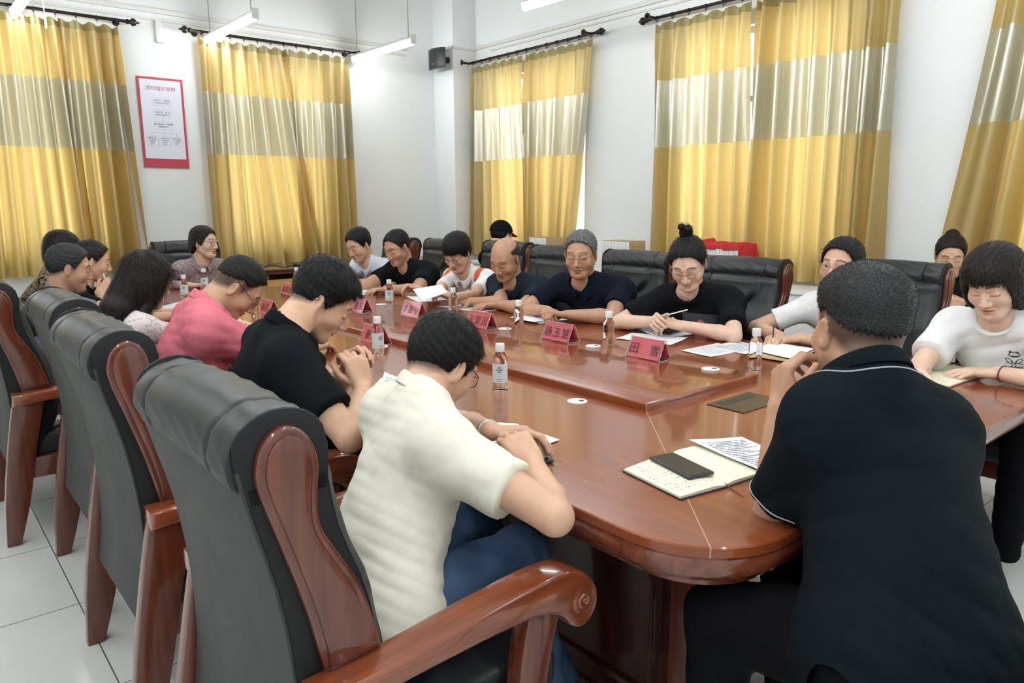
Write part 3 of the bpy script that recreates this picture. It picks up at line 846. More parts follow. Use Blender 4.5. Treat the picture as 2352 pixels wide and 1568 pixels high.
def tint_of(F, pts, scalp=None, hairc=(.12, .12, .13), lips=(0.72, 0.42, 0.40), brow=(0.10, 0.08, 0.07), browstr=1.0, lids=True, stubble=0.0, lidstr=1.0):
    L = F.loc(pts); x, y, z = L[:, 0], L[:, 1], L[:, 2]; ax = np.abs(x)
    T = np.ones((len(pts), 3))
    def mixin(w, c):
        w = np.clip(w, 0, 1)[:, None]; T[:] = T*(1-w)+np.array(c)[None, :]*w
    front = y > .055
    if scalp:
        th = np.abs(np.degrees(np.arctan2(x, y))); zl = np.interp(th, TH, LINES[scalp])
        w = np.clip((z-zl)/.026+.30, 0, 1)*.90*(z > -.075)*(ax < .0775+.0*y); mixin(w, hairc)
    w = np.clip(1.6-((ax/.024)**2+((z+.0635)/.0105)**2)*1.6, 0, 1)*(y > .075); mixin(w, lips)
    w = np.clip(1.8-(np.abs(z+.0635)/.0016), 0, 1)*(ax < .023)*(y > .07)*.75; mixin(w, (.35, .15, .13))
    zb = .0300+.004*np.sin((ax-.012)/.036*math.pi)-.10*np.maximum(0, ax-.040)
    w = np.clip(1.7-np.abs(z-zb)/.0030, 0, 1)*.95*(ax > .012)*(ax < .050)*front*browstr; mixin(w, brow)
    if lids:
        zl = -.0035+.10*((ax-.0315)**2)/.015
        w = np.clip(1.8-np.abs(z-zl)/.0016, 0, 1)*(np.abs(ax-.0315) < .0160)*front*.78*lidstr; mixin(w, (.13, .08, .07))
        w = np.clip(1.5-np.abs(z-.0125)/.0015, 0, 1)*(np.abs(ax-.0315) < .014)*front*.35; mixin(w, (.4, .22, .17))
    if stubble:
        w = stubble*np.clip((-.040-z)/.02, 0, 1)*np.clip((y+.02)/.04, 0, 1)*(z > -.12); mixin(w, (.55, .5, .48))
    w = .25*np.exp(-(((ax-.040)/.016)**2+((z+.028)/.016)**2))*front; mixin(w, (1.1, .78, .72))
    return T

# hairlines: |angle from the front| -> lowest height of the hair
TH = [0, 25, 45, 60, 75, 95, 110, 140, 180]
LINES = dict(short=[.086, .082, .062, .030, -.012, .024, -.020, -.050, -.062],
             crop=[.088, .084, .068, .045, .006, .030, -.004, -.030, -.042],
             fringe=[.040, .040, .034, .008, -.020, .014, -.030, -.060, -.070],
             fade=[.090, .086, .074, .056, .036, .046, .030, .006, -.004],
             tied=[.088, .084, .066, .034, .004, .026, -.020, -.050, -.058],
             bob=[.040, .038, .026, -.060, -.085, -.095, -.100, -.100, -.100],
             bobf=[.044, .042, .026, -.070, -.098, -.105, -.110, -.112, -.112],
             bobs=[.082, .074, .048, .006, -.020, .016, -.050, -.085, -.095],
             bald=[.30, .30, .30, .30, .045, .035, -.002, -.035, -.050],
             long=[.080, .070, .050, -.040, -.12, -.12, -.12, -.12, -.12],
             capb=[.30, .30, .06, .03, .0, .02, -.02, -.050, -.060])
def build_hair(F, style, h, t=.012, tside=.006, vol=None, rough=.0015, extra=(), seed=1):
    lo, hi = F.box((-.13, -.165, -.16), (.13, .14, .18))
    for p in extra: lo = np.minimum(lo, p.lo-.01); hi = np.maximum(hi, p.hi+.01)
    g = Grid(lo, hi, h); P = g.coords(); x, y, z = F.lgrid(P)
    d = F.ell((0, -.015, .028), (.0745, .094, .086))(P)
    d = d/F.s
    if style in ('bob', 'bobf', 'long', 'bobs'):
        d2 = Ell((0, -.022, -.030), (.088, .085, .105))((x, y, z)); d = smin(d, d2, .03)
    th = np.abs(np.degrees(np.arctan2(x, y+.0)))
    zl = np.interp(th, TH, LINES[style]).astype(np.float32)
    top = np.clip((z-.03)/.06, 0, 1)
    thick = tside+(t-tside)*top
    rn = rough*(np.sin(x*410+np.sin(y*130+seed)*2)*np.cos(y*170+z*90)+.6*np.sin(z*300+x*200+seed))
    dd = d-thick-rn
    dd = np.maximum(dd, (zl-z+.004*np.sin(th*.9+seed)+.003*np.sin(th*2.3))*.9)
    if style in ('bob', 'bobf'):   # open face window under the fringe
        win = np.maximum(np.maximum(np.abs(x)-.060, .030-y), z-LINES[style][0]); dd = np.maximum(dd, -win)
    if style == 'long':
        win = np.maximum(np.maximum(np.abs(x)-.058, .030-y), z-.055); dd = np.maximum(dd, -win)
    if style == 'bald':
        dd = np.maximum(dd, (z-.062))
    g.v = (dd*F.s).astype(np.float32)
    for p in extra: g.add(p, .012)
    return g

def normals(pts, F):
    n = np.zeros_like(pts); a, b, c, d = (pts[F[:, i]] for i in range(4))
    fn = np.cross(c-a, d-b)
    for i in range(4): np.add.at(n, F[:, i], fn)
    return n/(np.linalg.norm(n, axis=1)[:, None]+1e-12)

def strands(pts, Fq, HF, count, length, lift, width, seed, mode='down', spread=.25):
    rs = np.random.RandomState(seed); nrm = normals(pts, Fq)
    i = rs.randint(0, len(pts), count); p = pts[i]; n = nrm[i]
    L = HF.loc(p); up = HF.R[:, 2]; fw = HF.R[:, 1]
    crown = HF.p(0, -.055, .11)
    if mode == 'down':
        d = p-crown; d = d-n*(d*n).sum(1)[:, None]; d /= np.linalg.norm(d, axis=1)[:, None]+1e-9
        w = np.clip(.5-L[:, 2]*6, 0, 1)[:, None]; d = d*(1-w)-up[None, :]*w
    elif mode == 'back':
        d = (p-HF.p(0, .12, .02)); d /= np.linalg.norm(d, axis=1)[:, None]; d = d-n*(d*n).sum(1)[:, None]
    else:
        d = n*1.0+fw[None, :]*.25
    d = d+rs.normal(0, spread, d.shape)*.6; d /= np.linalg.norm(d, axis=1)[:, None]
    ln = length*rs.uniform(.6, 1.2, count)[:, None]
    if mode == 'down' and length < .04: ln = ln*np.clip(.30+(L[:, 2]+.01)*9, .30, 1)[:, None]
    side = np.cross(d, n); side /= np.linalg.norm(side, axis=1)[:, None]+1e-9
    side = side*width*.5; bend = n*lift*rs.uniform(.4, 1.3, count)[:, None]
    base = p-n*.001
    A0, A1 = base-side, base+side
    mid = base+d*ln*.5+bend; B0, B1 = mid-side*.8, mid+side*.8
    tip = base+d*ln+bend*(1.0 if mode == 'up' else .3)
    if mode == 'down' or mode == 'back': tip = tip-up[None, :]*ln*.06
    Vt = np.stack([A0, A1, B0, B1, tip], 1).reshape(-1, 3)
    o = np.arange(count)*5
    quads = np.stack([o, o+1, o+3, o+2], 1); tris = np.stack([o+2, o+3, o+4], 1)
    return Vt, quads, tris

def mesh_from(name, parts, mat, parent, off, tint=None, smooth=True):
    V = []; Q = []; T = []; n = 0; C = []
    for it in parts:
        v, q = it[0], it[1]; t = it[2] if len(it) > 2 and it[2] is not None else None
        V.append(np.asarray(v)-off); Q += (np.asarray(q)+n).tolist()
        if t is not None: T += (np.asarray(t)+n).tolist()
        C.append(it[3] if len(it) > 3 and it[3] is not None else np.ones((len(v), 4)))
        n += len(v)
    V = np.concatenate(V); C = np.concatenate([c if c.shape[1] == 4 else np.concatenate([c, np.ones((len(c), 1))], 1) for c in C])
    me = bpy.data.meshes.new(name); me.from_pydata(V.tolist(), [], Q+T); me.update()
    me.polygons.foreach_set('use_smooth', [smooth]*len(me.polygons))
    at_ = me.color_attributes.new('tint', 'FLOAT_COLOR', 'POINT')
    at_.data.foreach_set('color', C.astype(np.float32).ravel())
    return link_mesh(name, me, mat, parent)

def hand(W, d, n, side, curl=(.3, .4, .3), thumb=(.5, .2), s=1.0, h=.003, arm=None, splay=.06, fingers=None):
    """W wrist, d wrist->knuckles, n palm normal, side 'L'/'R'; returns the skin patch of one hand with five fingers"""
    d = unit(d); n = unit(np.array(n)-d*np.dot(n, d)); l = np.cross(d, n) if side == 'R' else np.cross(n, d)
    W = np.array(W, float); C = []; allp = []
    offs = (.027, .009, -.0095, -.027); kn = (.086, .089, .084, .076)
    segs = ((.041, .025, .021), (.045, .028, .022), (.042, .026, .022), (.033, .020, .019))
    palm = []
    for o, kk in zip(offs, kn):
        palm.append(Cone(W+l*o*.55*s, W+(d*kk+l*o)*s-n*.002, .0135*s, .0115*s))
    palm.append(Cone(W+d*.012*s+l*.010*s+n*.006*s, W+(d*.055+l*.022+n*.008)*s, .015*s, .013*s))
    palm.append(Cone(W+d*.02*s-l*.020*s+n*.005*s, W+(d*.06-l*.022+n*.005)*s, .013*s, .010*s))
    fing = []
    for i, (o, kk, sg) in enumerate(zip(offs, kn, segs)):
        c1, c2, c3 = (fingers[i] if fingers else curl); a = W+(d*kk+l*o)*s; ang = c1+.05*i
        dl = d+l*(1.5-i)*splay; dl = unit(dl); chain = []
        for ln, cc, r0, r1 in zip(sg, (0, c2, c3), (.0098, .0086, .0078), (.0088, .0078, .0062)):
            ang += cc; dr = dl*math.cos(ang)+n*math.sin(ang); b = a+dr*ln*s
            q = .9 if i == 3 else 1.0; chain.append(Cone(a, b, r0*s*q, r1*s*q)); a = b
        fing.append(chain)
    a = W+(d*.022+l*.022+n*.006)*s; t1, t2 = thumb
    dr = unit(d*.62+l*(.75-t1*.35)+n*(.15+t1*.5)); b = a+dr*.040*s; ch = [Cone(a, b, .0135*s, .0115*s)]
    dr2 = unit(dr+d*(.35)-l*(.1+t2)*.6+n*t2*.3); c = b+dr2*.031*s; ch.append(Cone(b, c, .0112*s, .0095*s))
    dr3 = unit(dr2+d*.15-l*t2*.5); e = c+dr3*.025*s; ch.append(Cone(c, e, .0098*s, .0072*s)); fing.append(ch)
    lo = np.min([p.lo for p in palm+sum(fing, [])], 0)-.012; hi = np.max([p.hi for p in palm+sum(fing, [])], 0)+.012
    if arm is not None:
        back = W-unit(W-arm)*0.0; q = W+unit(np.array(arm)-W)*.045; lo = np.minimum(lo, q-.034); hi = np.maximum(hi, q+.034)
    g = Grid(lo, hi, h)
    if arm is not None:
        g.add(Cone(np.array(arm), W, .043*s, .0255*s), .012)
    for p in palm: g.add(p, .011)
    for chn in fing:
        f = Grid(lo, hi, h)
        for p in chn: f.add(p, .003)
        g.v = smin(g.v, f.v, .0045).astype(np.float32)
    if arm is not None:
        # open end towards the elbow, the forearm patch carries on from there
        u = unit(np.array(arm)-W); g.halfspace(W+u*.045, u)
    return g.mesh()

def folds(P, amp, seed, dirs=None, lam=(.045, .11), n=5):
    rs = np.random.RandomState(seed); d = 0
    for i in range(n):
        if dirs is not None:
            k = unit(np.array(dirs)+rs.normal(0, .55, 3))
        else: k = unit(rs.normal(0, 1, 3)*np.array([.6, .6, 1.2]))
        w = 2*math.pi/rs.uniform(*lam); m = unit(rs.normal(0, 1, 3))*rs.uniform(8, 18); ph = rs.uniform(0, 6, 2)
        arg = (P[0]*k[0]+P[1]*k[1]+P[2]*k[2])*w+1.5*np.sin(P[0]*m[0]+P[1]*m[1]+P[2]*m[2]+ph[0])+ph[1]
        m2 = unit(rs.normal(0, 1, 3))*rs.uniform(5, 12)
        env = (.5+.5*np.sin(P[0]*m2[0]+P[1]*m2[1]+P[2]*m2[2]+ph[1]*2))**1.8*1.3
        d = d+(1-np.abs(np.sin(arg*.5))**.8)*env*amp*rs.uniform(.5, 1)
    return d

def skin_mat(name, col):
    t = NT(name); a = t.new('ShaderNodeVertexColor'); a.layer_name = 'tint'
    n = t.noise(t.coord(), 38, 3); base = t.ramp(n, [(.3, tuple(c*.93 for c in col)), (.7, tuple(min(1, c*1.06) for c in col))])
    m = t.new('ShaderNodeMix', data_type='RGBA', blend_type='MULTIPLY'); m.inputs[0].default_value = 1.0
    t.l(base, m.inputs[6]); t.l(a.outputs['Color'], m.inputs[7])
    t.setb(Base_Color=m.outputs[2], Roughness=.48, Specular_IOR_Level=.42, Subsurface_Weight=.0)
    t.bump(t.noise(t.coord(), 420, 2), .12, .0008)
    return t.m
SKIN = dict(mid=skin_mat('skin_medium', (0.58, 0.350, 0.235)), tan=skin_mat('skin_tanned', (0.47, 0.262, 0.165)),
            fair=skin_mat('skin_fair', (0.68, 0.46, 0.34)), dark=skin_mat('skin_deep_tan', (0.48, 0.285, 0.18)))
def hair_mat(name, col, grey=0.0):
    t = NT(name); n = t.noise(t.coord('Object', (1, 1, 1)), 190 if grey > .3 else 330, 2)
    g = tuple(c*(1-grey)+.34*grey for c in col)
    t.setb(Base_Color=t.ramp(n, [(.36, col), (.70, g)]) if grey else (*col, 1), Roughness=.50, Specular_IOR_Level=.22)
    t.bump(t.noise(t.coord('Object', (1, 1, 1)), 300, 2), .25, .002)
    return t.m
HAIR = dict(black=hair_mat('black_hair', (.0045, .0042, .0045)), brown=hair_mat('dark_brown_hair', (.010, .0065, .006)),
            grey=hair_mat('greying_hair', (.05, .05, .05), .55), salt=hair_mat('salt_and_pepper_hair', (.010, .010, .011), .10))
def cloth(name, col, rough=.85, wscale=900, pat=None):
    t = NT(name); v = t.coord()
    n = t.noise(v, 14, 3)
    c = t.ramp(n, [(.3, tuple(k*.93 for k in col)), (.7, tuple(min(1, k*1.05) for k in col))])
    if pat:
        p = t.noise(t.coord('Object', pat.get('s', (1, 1, 1))), pat.get('scale', 60), 2, .6, pat.get('dist', 0))
        c = t.mix(t.ramp(p, [(pat.get('a', .5), (0, 0, 0)), (pat.get('b', .58), (1, 1, 1))]), c, pat['col'])
    a = t.new('ShaderNodeVertexColor'); a.layer_name = 'tint'
    c = t.mix(a.outputs['Alpha'], a.outputs['Color'], c)
    t.setb(Base_Color=c, Roughness=rough, Specular_IOR_Level=.08, Sheen_Weight=.0)
    b1 = t.noise(v, wscale, 1); b2 = t.noise(t.coord('Object', (1, 1, 2.0)), 7, 2, .45, .3)
    t.bump(t.math('MULTIPLY_ADD', b2, 1.0, t.math('MULTIPLY', b1, .06)), .28, .012)
    return t.m

def az2v(az): a = math.radians(az); return V3(math.cos(a), math.sin(a), 0)
STATS = []
def glasses(F, parent, off, mat, rim='full', w=.0185, hgt=.0150, y=.098):
    mb = MB()
    for q in (-1, 1):
        pts = []
        for i in range(25):
            a = 2*math.pi*i/24; e = .75
            cx = math.copysign(abs(math.cos(a))**e, math.cos(a))*w; cz = math.copysign(abs(math.sin(a))**e, math.sin(a))*hgt
            if rim == 'half' and math.sin(a) < -.2: pass
            pts.append(F.p(q*.0325+cx, y-abs(q*.0325+cx)*.10, .001+cz)-off)
        mb.tube(pts, .0013 if rim == 'full' else .0008, 6, cap=False)
        mb.tube([F.p(q*(.0325+w), y-.006, .006)-off, F.p(q*.071, y-.03, .012)-off, F.p(q*.0795, .010, .022)-off, F.p(q*.0805, -.012, .0255)-off, F.p(q*.079, -.034, .008)-off], .0015, 6)
    mb.tube([F.p(-.0145, y, .004)-off, F.p(0, y+.003, .007)-off, F.p(.0145, y, .004)-off], .0013, 6)
    o = mb.build('glasses', mat, parent)
    for q in (-1, 1):
        lm = MB(); lm.bm.faces.new([lm.bm.verts.new(F.p(q*.0325+math.copysign(abs(math.cos(a))**.75, math.cos(a))*w, y-abs(q*.0325)*.10, .001+math.copysign(abs(math.sin(a))**.75, math.sin(a))*hgt)-off) for a in [2*math.pi*i/24 for i in range(24)]])
        lm.build('lens', MT['lens'], o)
lens = NT('spectacle_lens'); lens.n.remove(lens.b)
_a = lens.new('ShaderNodeBsdfTransparent'); _b = lens.new('ShaderNodeBsdfGlossy'); _b.inputs['Roughness'].default_value = .02; _m = lens.new('ShaderNodeMixShader'); _m.inputs[0].default_value = .07
lens.l(_a.outputs[0], _m.inputs[1]); lens.l(_b.outputs[0], _m.inputs[2]); lens.l(_m.outputs[0], lens.out.inputs[0]); MT['lens'] = lens.m
MT['eye_white'] = simple('eye_white', (.62, .60, .57), .25); MT['iris'] = simple('dark_iris', (.02, .012, .01), .15)
MT['gold_frame'] = simple('thin_metal_spectacle_frame', (.30, .20, .12), .3, metal=.7); MT['dark_frame'] = simple('dark_spectacle_frame', (.02, .015, .014), .3)

def person(label, head, az, down=0, tilt=0, hs=1.0, pelvis=None, body_az=None, neck=None, sh=None, shw=.185, elbows=None, wrists=None, hands=None,
           skin='mid', hair=('short', 'black'), shirt=None, sleeve=.62, trousers=None, build=1.0, hemz=.47, res=1.0, legs=None, extra_hair=None,
           glass=None, eyes=False, face=None, collar=None, collar_mat=None, neckhole=.066, vneck=0.0, foldamp=.005, folddir=(0, 0, 1), long_sleeve=False,
           strand=(1500, .018, .002, .0012, 'down'), hair_t=(.012, .006), belly=0.0, cat='person', sub=None, brows=None, shoe=None, sag=0.0, hlen=1.0, alen=1.0, shtilt=0.0, scalp=None, hrough=.0015, armfix=1.0, elz=.79, armb=None, paint=None):
    """head: centre of the skull; all points in room coordinates"""
    HF = headframe(head, az, down, tilt, hs*1.02)
    pelvis = np.array(pelvis, float); baz = az if body_az is None else body_az
    off = V3(pelvis[0], pelvis[1], 0)
    root = empty('person', tuple(off)); tag(root, label, cat)
    fw = az2v(baz)
    if neck is None:
        fh = unit(HF.R[:, 1]*V3(1, 1, 0)); sd = math.sin(math.radians(down)); neck = HF.c+(fh*.5+fw*.5)*(-.050-.075*sd)*hs+V3(0, 0, -.155+.030*sd)*hs
    neck = np.array(neck, float)
    spine = unit(neck-pelvis); rt = unit(np.cross(fw, (0, 0, 1))); fr = np.cross(spine, rt); fr = -fr if fr@fw < 0 else fr
    if sh is None: sh = (neck+rt*(-shw)-spine*.062+V3(0, 0, shtilt), neck+rt*shw-spine*.062-V3(0, 0, shtilt))      # left, right
    SL, SR = [np.array(s_, float) for s_ in sh]
    lat = unit(SR-SL); fr = unit(np.cross(spine, lat)); fr = -fr if fr@fw < 0 else fr
    elbows = list(elbows); wrists = list(wrists)
    for i, S in enumerate((SL, SR)):
        E, Wp = np.array(elbows[i], float), np.array(wrists[i], float)
        l1, l2 = .285*alen, .250*alen; d_ = np.linalg.norm(Wp-S); raw = d_
        if d_ > (l1+l2)*.985:
            k_ = min(1.12, d_/(l1+l2)/.985); l1 *= k_; l2 *= k_
            if d_ > (l1+l2)*.99: Wp = S+(Wp-S)*((l1+l2)*.99/d_); d_ = (l1+l2)*.99
        u_ = (Wp-S)/d_; a_ = (l1*l1-l2*l2+d_*d_)/(2*d_); h_ = math.sqrt(max(0, l1*l1-a_*a_))
        e1 = unit(np.cross(u_, (0.13, .21, 1))); e2 = np.cross(u_, e1); best = None; out = rt*(-1 if i == 0 else 1)
        for k_ in range(72):
            t_ = k_*math.pi/36; pe = e1*math.cos(t_)+e2*math.sin(t_); Ec = S+u_*a_+pe*h_
            cost = np.linalg.norm(Ec-E)+2.2*abs(Ec[2]-elz)*armfix-.25*((Ec-S)@out)*armfix
            if best is None or cost < best[0]: best = (cost, Ec)
        En = best[1]
        STATS.append('%s %s reach %.2f/%.2f elbow moved %.2f  S %s E %s W %s' % (label[:24], 'LR'[i], raw, .535*alen, np.linalg.norm(En-E), np.round(S, 2), np.round(En, 2), np.round(Wp, 2)))
        elbows[i] = En; wrists[i] = Wp
    b = build; ab = armb or build; chest = (SL+SR)/2-spine*.13+fr*.012; mid = pelvis*.55+chest*.45+fr*(.0+belly)-fr*.01
    fl = (fr, 1.38)
    torso = [Cone(pelvis+spine*.02, mid, .148*b, .150*b, fl), Cone(mid, chest, .150*b, .158*b, fl),
             Cone(SL+lat*.02-spine*.01, SR-lat*.02-spine*.01, .062*b, .062*b),
             Cone(neck-spine*.01, SL*.72+neck*.28, .050*b, .052*b), Cone(neck-spine*.01, SR*.72+neck*.28, .050*b, .052*b),
             Cone(chest, SL-spine*.03, .10*b, .062*b, fl), Cone(chest, SR-spine*.03, .10*b, .062*b, fl),
             Cone(pelvis-lat*.085, pelvis+lat*.085, .126*b, None, (fr, 1.1))]
    if belly: torso.append(Ell(mid+fr*(.04+belly), (.13*b, .10*b, .13*b)))
    sk = SKIN[skin]
    # ---- skin: head, hands and the rest of the body as one mesh
    hh = .0030*res; face = face or {}
    gh = build_head(HF, hh, neck, eyes=bool(eyes), **face)
    pts, fq = gh.mesh()
    br = brows if brows is not None else (.13, .10, .09)
    tn = tint_of(HF, pts, scalp=scalp, brow=br, lids=not eyes, stubble=face.get('age', 0)*.3)
    parts = [(pts, fq, None, tn)]
    allp = [SL, SR, neck, pelvis]+list(elbows)+list(wrists)
    lo = np.min(allp, 0)-.2; hi = np.max(allp, 0)+.2
    gb = Grid(lo, hi, .0065*res)
    for p in torso: gb.add(p, .05, infl=-.012)
    gb.add(Cone(neck+spine*.002, neck-spine*.03, .058), .02)
    gb.add(Cone(HF.p(0, -.030, -.075), neck, .052*hs, .060*face.get('nk', 1.0)), .03)
    for S, E, Wp in zip((SL, SR), elbows, wrists):
        E, Wp = np.array(E, float), np.array(Wp, float)
        gb.add(Cone(S, E, .052*ab, .039*ab), .02)
        m = E*.72+Wp*.28; gb.add(Cone(E, m, .036*ab, .040*ab), .012); gb.add(Cone(m, Wp, .040*ab, .0255), .012)
    v, q = gb.mesh(); parts.append((v, q))
    for i, (Wp, E, hd) in enumerate(zip(wrists, elbows, hands)):
        if hd is None: continue
        k = dict(hd); Wp = np.array(Wp, float); dd = k.pop('d', None)
        if dd is None: dd = Wp-np.array(E)
        v, q = hand(Wp, dd, k.pop('n', (0, 0, -1)), 'LR'[i], s=k.pop('s', 1.0)*hlen, h=.0027*res, arm=np.array(E, float), **k)
        parts.append((v, q))
    body = mesh_from('body', parts, sk, root, off)
    if eyes:
        for s_ in (-1, 1):
            ev = MB(); cc = HF.p(s_*.0315, .0728, .003)-off
            bmesh.ops.create_uvsphere(ev.bm, u_segments=16, v_segments=10, radius=.0112*hs)
            eo = ev.build('eye', MT['eye_white'], body); eo.location = cc
            iv = MB(); bmesh.ops.create_uvsphere(iv.bm, u_segments=12, v_segments=8, radius=.0060*hs)
            io = iv.build('iris', MT['iris'], root); io.parent = body; io.location = HF.p(s_*.0315+eyes[0], .0728+.0070, .003+eyes[1])-off
    # ---- hair
    if hair:
        st, hc = hair; ex = extra_hair(HF) if extra_hair else []
        g = build_hair(HF, st, .0033*res, hair_t[0], hair_t[1], rough=hrough, extra=ex, seed=len(label))
        v, q = g.mesh(); n_, ln, lf, wd_, md = strand
        hp = [(v, q)]
        if n_:
            sv, sq, stt = strands(v, q, HF, n_, ln, lf, wd_, len(label), md); hp.append((sv, sq, stt))
        mesh_from('hair', hp, HAIR[hc], root, off)
    # ---- shirt
    lo = np.min([SL, SR, neck, pelvis]+[np.array(S)*(1-sleeve)+np.array(E)*sleeve for S, E in zip((SL, SR), elbows)]+(list(wrists) if long_sleeve else []), 0)-.22
    hi = np.max([SL, SR, neck, pelvis]+[np.array(S)*(1-sleeve)+np.array(E)*sleeve for S, E in zip((SL, SR), elbows)]+(list(wrists) if long_sleeve else []), 0)+.22
    lo[2] = max(lo[2], hemz-.03); gs = Grid(lo, hi, .0068*res)
    for p in torso: gs.add(p, .055, infl=.010)
    gs.add(Cone(neck-spine*.035, neck-spine*.004, .070), .03)
    for S, E, Wp in zip((SL, SR), elbows, wrists):
        E, Wp = np.array(E, float), np.array(Wp, float); u = unit(E-S)
        if long_sleeve:
            gs.add(Cone(S, E, .066*ab, .054*ab), .04); u2 = unit(Wp-E)
            gs.add(Cone(E, Wp, .054*ab, .040*ab), .02, cut=[(Wp-u2*.02, u2)])
        else:
            c_ = S+(E-S)*sleeve; gs.add(Cone(S, c_+u*.08, .063*ab, .062*ab+.012*sag), .04, cut=[(c_, u)])
            if sag: gs.add(Cone(S-V3(0, 0, .02), c_+u*.08-V3(0, 0, .025*sag), .055*ab, .060*ab), .04, cut=[(c_, u)])
    P = gs.coords()
    if foldamp:
        hw_ = (P[0]-chest[0])*spine[0]+(P[1]-chest[1])*spine[1]+(P[2]-chest[2])*spine[2]
        fd_ = folds(P, foldamp*1.25, len(label)*7+3, folddir, lam=(.06, .15), n=4)+folds(P, foldamp*.75, len(label)*5+1, folddir, lam=(.028, .055), n=3)
        gs.v += (fd_*np.clip(.60-hw_*2.0, .45, 1)).astype(np.float32)
    gs.halfspace((0, 0, hemz), (0, 0, -1))
    ca = unit(spine*.86+fr*.50); c0 = neck+fr*.012+spine*.006
    gs.carve(Cone(c0+ca*(.046 if collar else .058), c0+ca*.20, neckhole-.004, neckhole+.05), .006)
    if vneck: gs.carve(Cone(neck+fr*.085+spine*.03, neck+fr*.13-spine*vneck, .030, .008), .004)
    v, q = gs.mesh()
    pc_ = np.concatenate([np.ones((len(v), 3)), np.ones((len(v), 1))], 1)
    if paint: paint(v, pc_, dict(HF=HF, neck=neck, SL=SL, SR=SR, fr=fr, spine=spine, lat=lat, chest=chest))
    so = mesh_from('shirt', [(v, q, None, pc_)], shirt, root, off); SV = (v, q)
    # ---- collar or neckband, a thin strip round the neck
    R0 = .0665*face.get('nk', 1.0)
    def ringp(th_, r_, h_):
        e_ = fr*math.cos(th_)+lat*math.sin(th_); f_ = (1+math.cos(th_))/2
        return c0+e_*(r_+.004*f_)+spine*(h_+.030-.046*f_)+fr*(.006*f_)
    if collar:
        n_ = 48; th0 = math.radians(13); rows = [(.000, -.012), (.0005, .012), (.001, .026), (.004, .031), (.009, .027), (.015, .012), (.021, -.006)]
        V = []; Fq_ = []
        for a_ in range(n_+1):
            th_ = th0+(2*math.pi-2*th0)*a_/n_; f_ = (1+math.cos(th_))/2; tipw = max(0, (f_-.72)/.28)
            for k_, (dr_, dh_) in enumerate(rows):
                w_ = max(0, k_-3)/3
                V.append(ringp(th_+(.0 if th_ < math.pi else 0), R0+dr_+.010*w_*tipw, dh_*(1-.25*f_)-.026*w_*tipw**1.5)-off)
        m_ = len(rows)
        for a_ in range(n_):
            for k_ in range(m_-1): q0 = a_*m_+k_; Fq_.append((q0, q0+1, q0+m_+1, q0+m_))
        me = bpy.data.meshes.new('collar'); me.from_pydata([tuple(p_) for p_ in V], [], Fq_); me.update(); me.polygons.foreach_set('use_smooth', [True]*len(me.polygons))
        at2 = me.color_attributes.new('tint', 'FLOAT_COLOR', 'POINT'); at2.data.foreach_set('color', np.ones(len(V)*4, np.float32))
        co = link_mesh('collar', me, collar_mat or shirt, root); md = co.modifiers.new('thickness', 'SOLIDIFY'); md.thickness = .0028; md.offset = 1
        md = co.modifiers.new('smooth', 'SUBSURF'); md.levels = 1; md.render_levels = 1
    else:
        nb = MB(); nb.tube([tuple(ringp(2*math.pi*a_/40, neckhole-.003, -.006)+spine*.020*(1+math.cos(2*math.pi*a_/40))/2-off) for a_ in range(41)], .0042, 8, cap=False)
        no = nb.build('neckband', shirt, root); at2 = no.data.color_attributes.new('tint', 'FLOAT_COLOR', 'POINT'); at2.data.foreach_set('color', np.ones(len(no.data.vertices)*4, np.float32))
    # ---- trousers / skirt and shoes
    if trousers is not None:
        lg = legs or {}
        HLp, HRp = pelvis-lat*.085, pelvis+lat*.085
        f2 = az2v(lg.get('az', baz)); r2 = np.cross(f2, (0, 0, 1))
        K = lg.get('knees') or (HLp+f2*.44-r2*.05+V3(0, 0, .02), HRp+f2*.44+r2*.05+V3(0, 0, .02))
        A = lg.get('ankles') or tuple(np.array([k_[0], k_[1], .09])+f2*.02 for k_ in K)
        allp = [HLp, HRp]+list(K)+list(A); lo = np.min(allp, 0)-.16; hi = np.max(allp, 0)+.16; lo[2] = max(lo[2], .05)
        hi[2] = min(hi[2], max(pelvis[2]+.14, max(k_[2] for k_ in K)+.13))
        gt = Grid(lo, hi, .0095*min(res, 1.3))
        gt.add(Cone(HLp, HRp, .118*b, None), .05)
        gt.add(Cone(pelvis, pelvis+spine*.08, .125*b, .125*b, (fr, 1.4)), .05)
        for Hp, Kp, Ap in zip((HLp, HRp), K, A):
            Kp, Ap = np.array(Kp, float), np.array(Ap, float)
            gt.add(Cone(Hp, Kp, .095*b, .068*b), .035); gt.add(Cone(Kp, Ap, .066*b, .052), .03, cut=[(Ap, unit(Ap-Kp))])
        gt.v += folds(gt.coords(), .004, len(label)+5).astype(np.float32)
        v, q = gt.mesh(); mesh_from('trousers', [(v, q)], trousers, root, off)
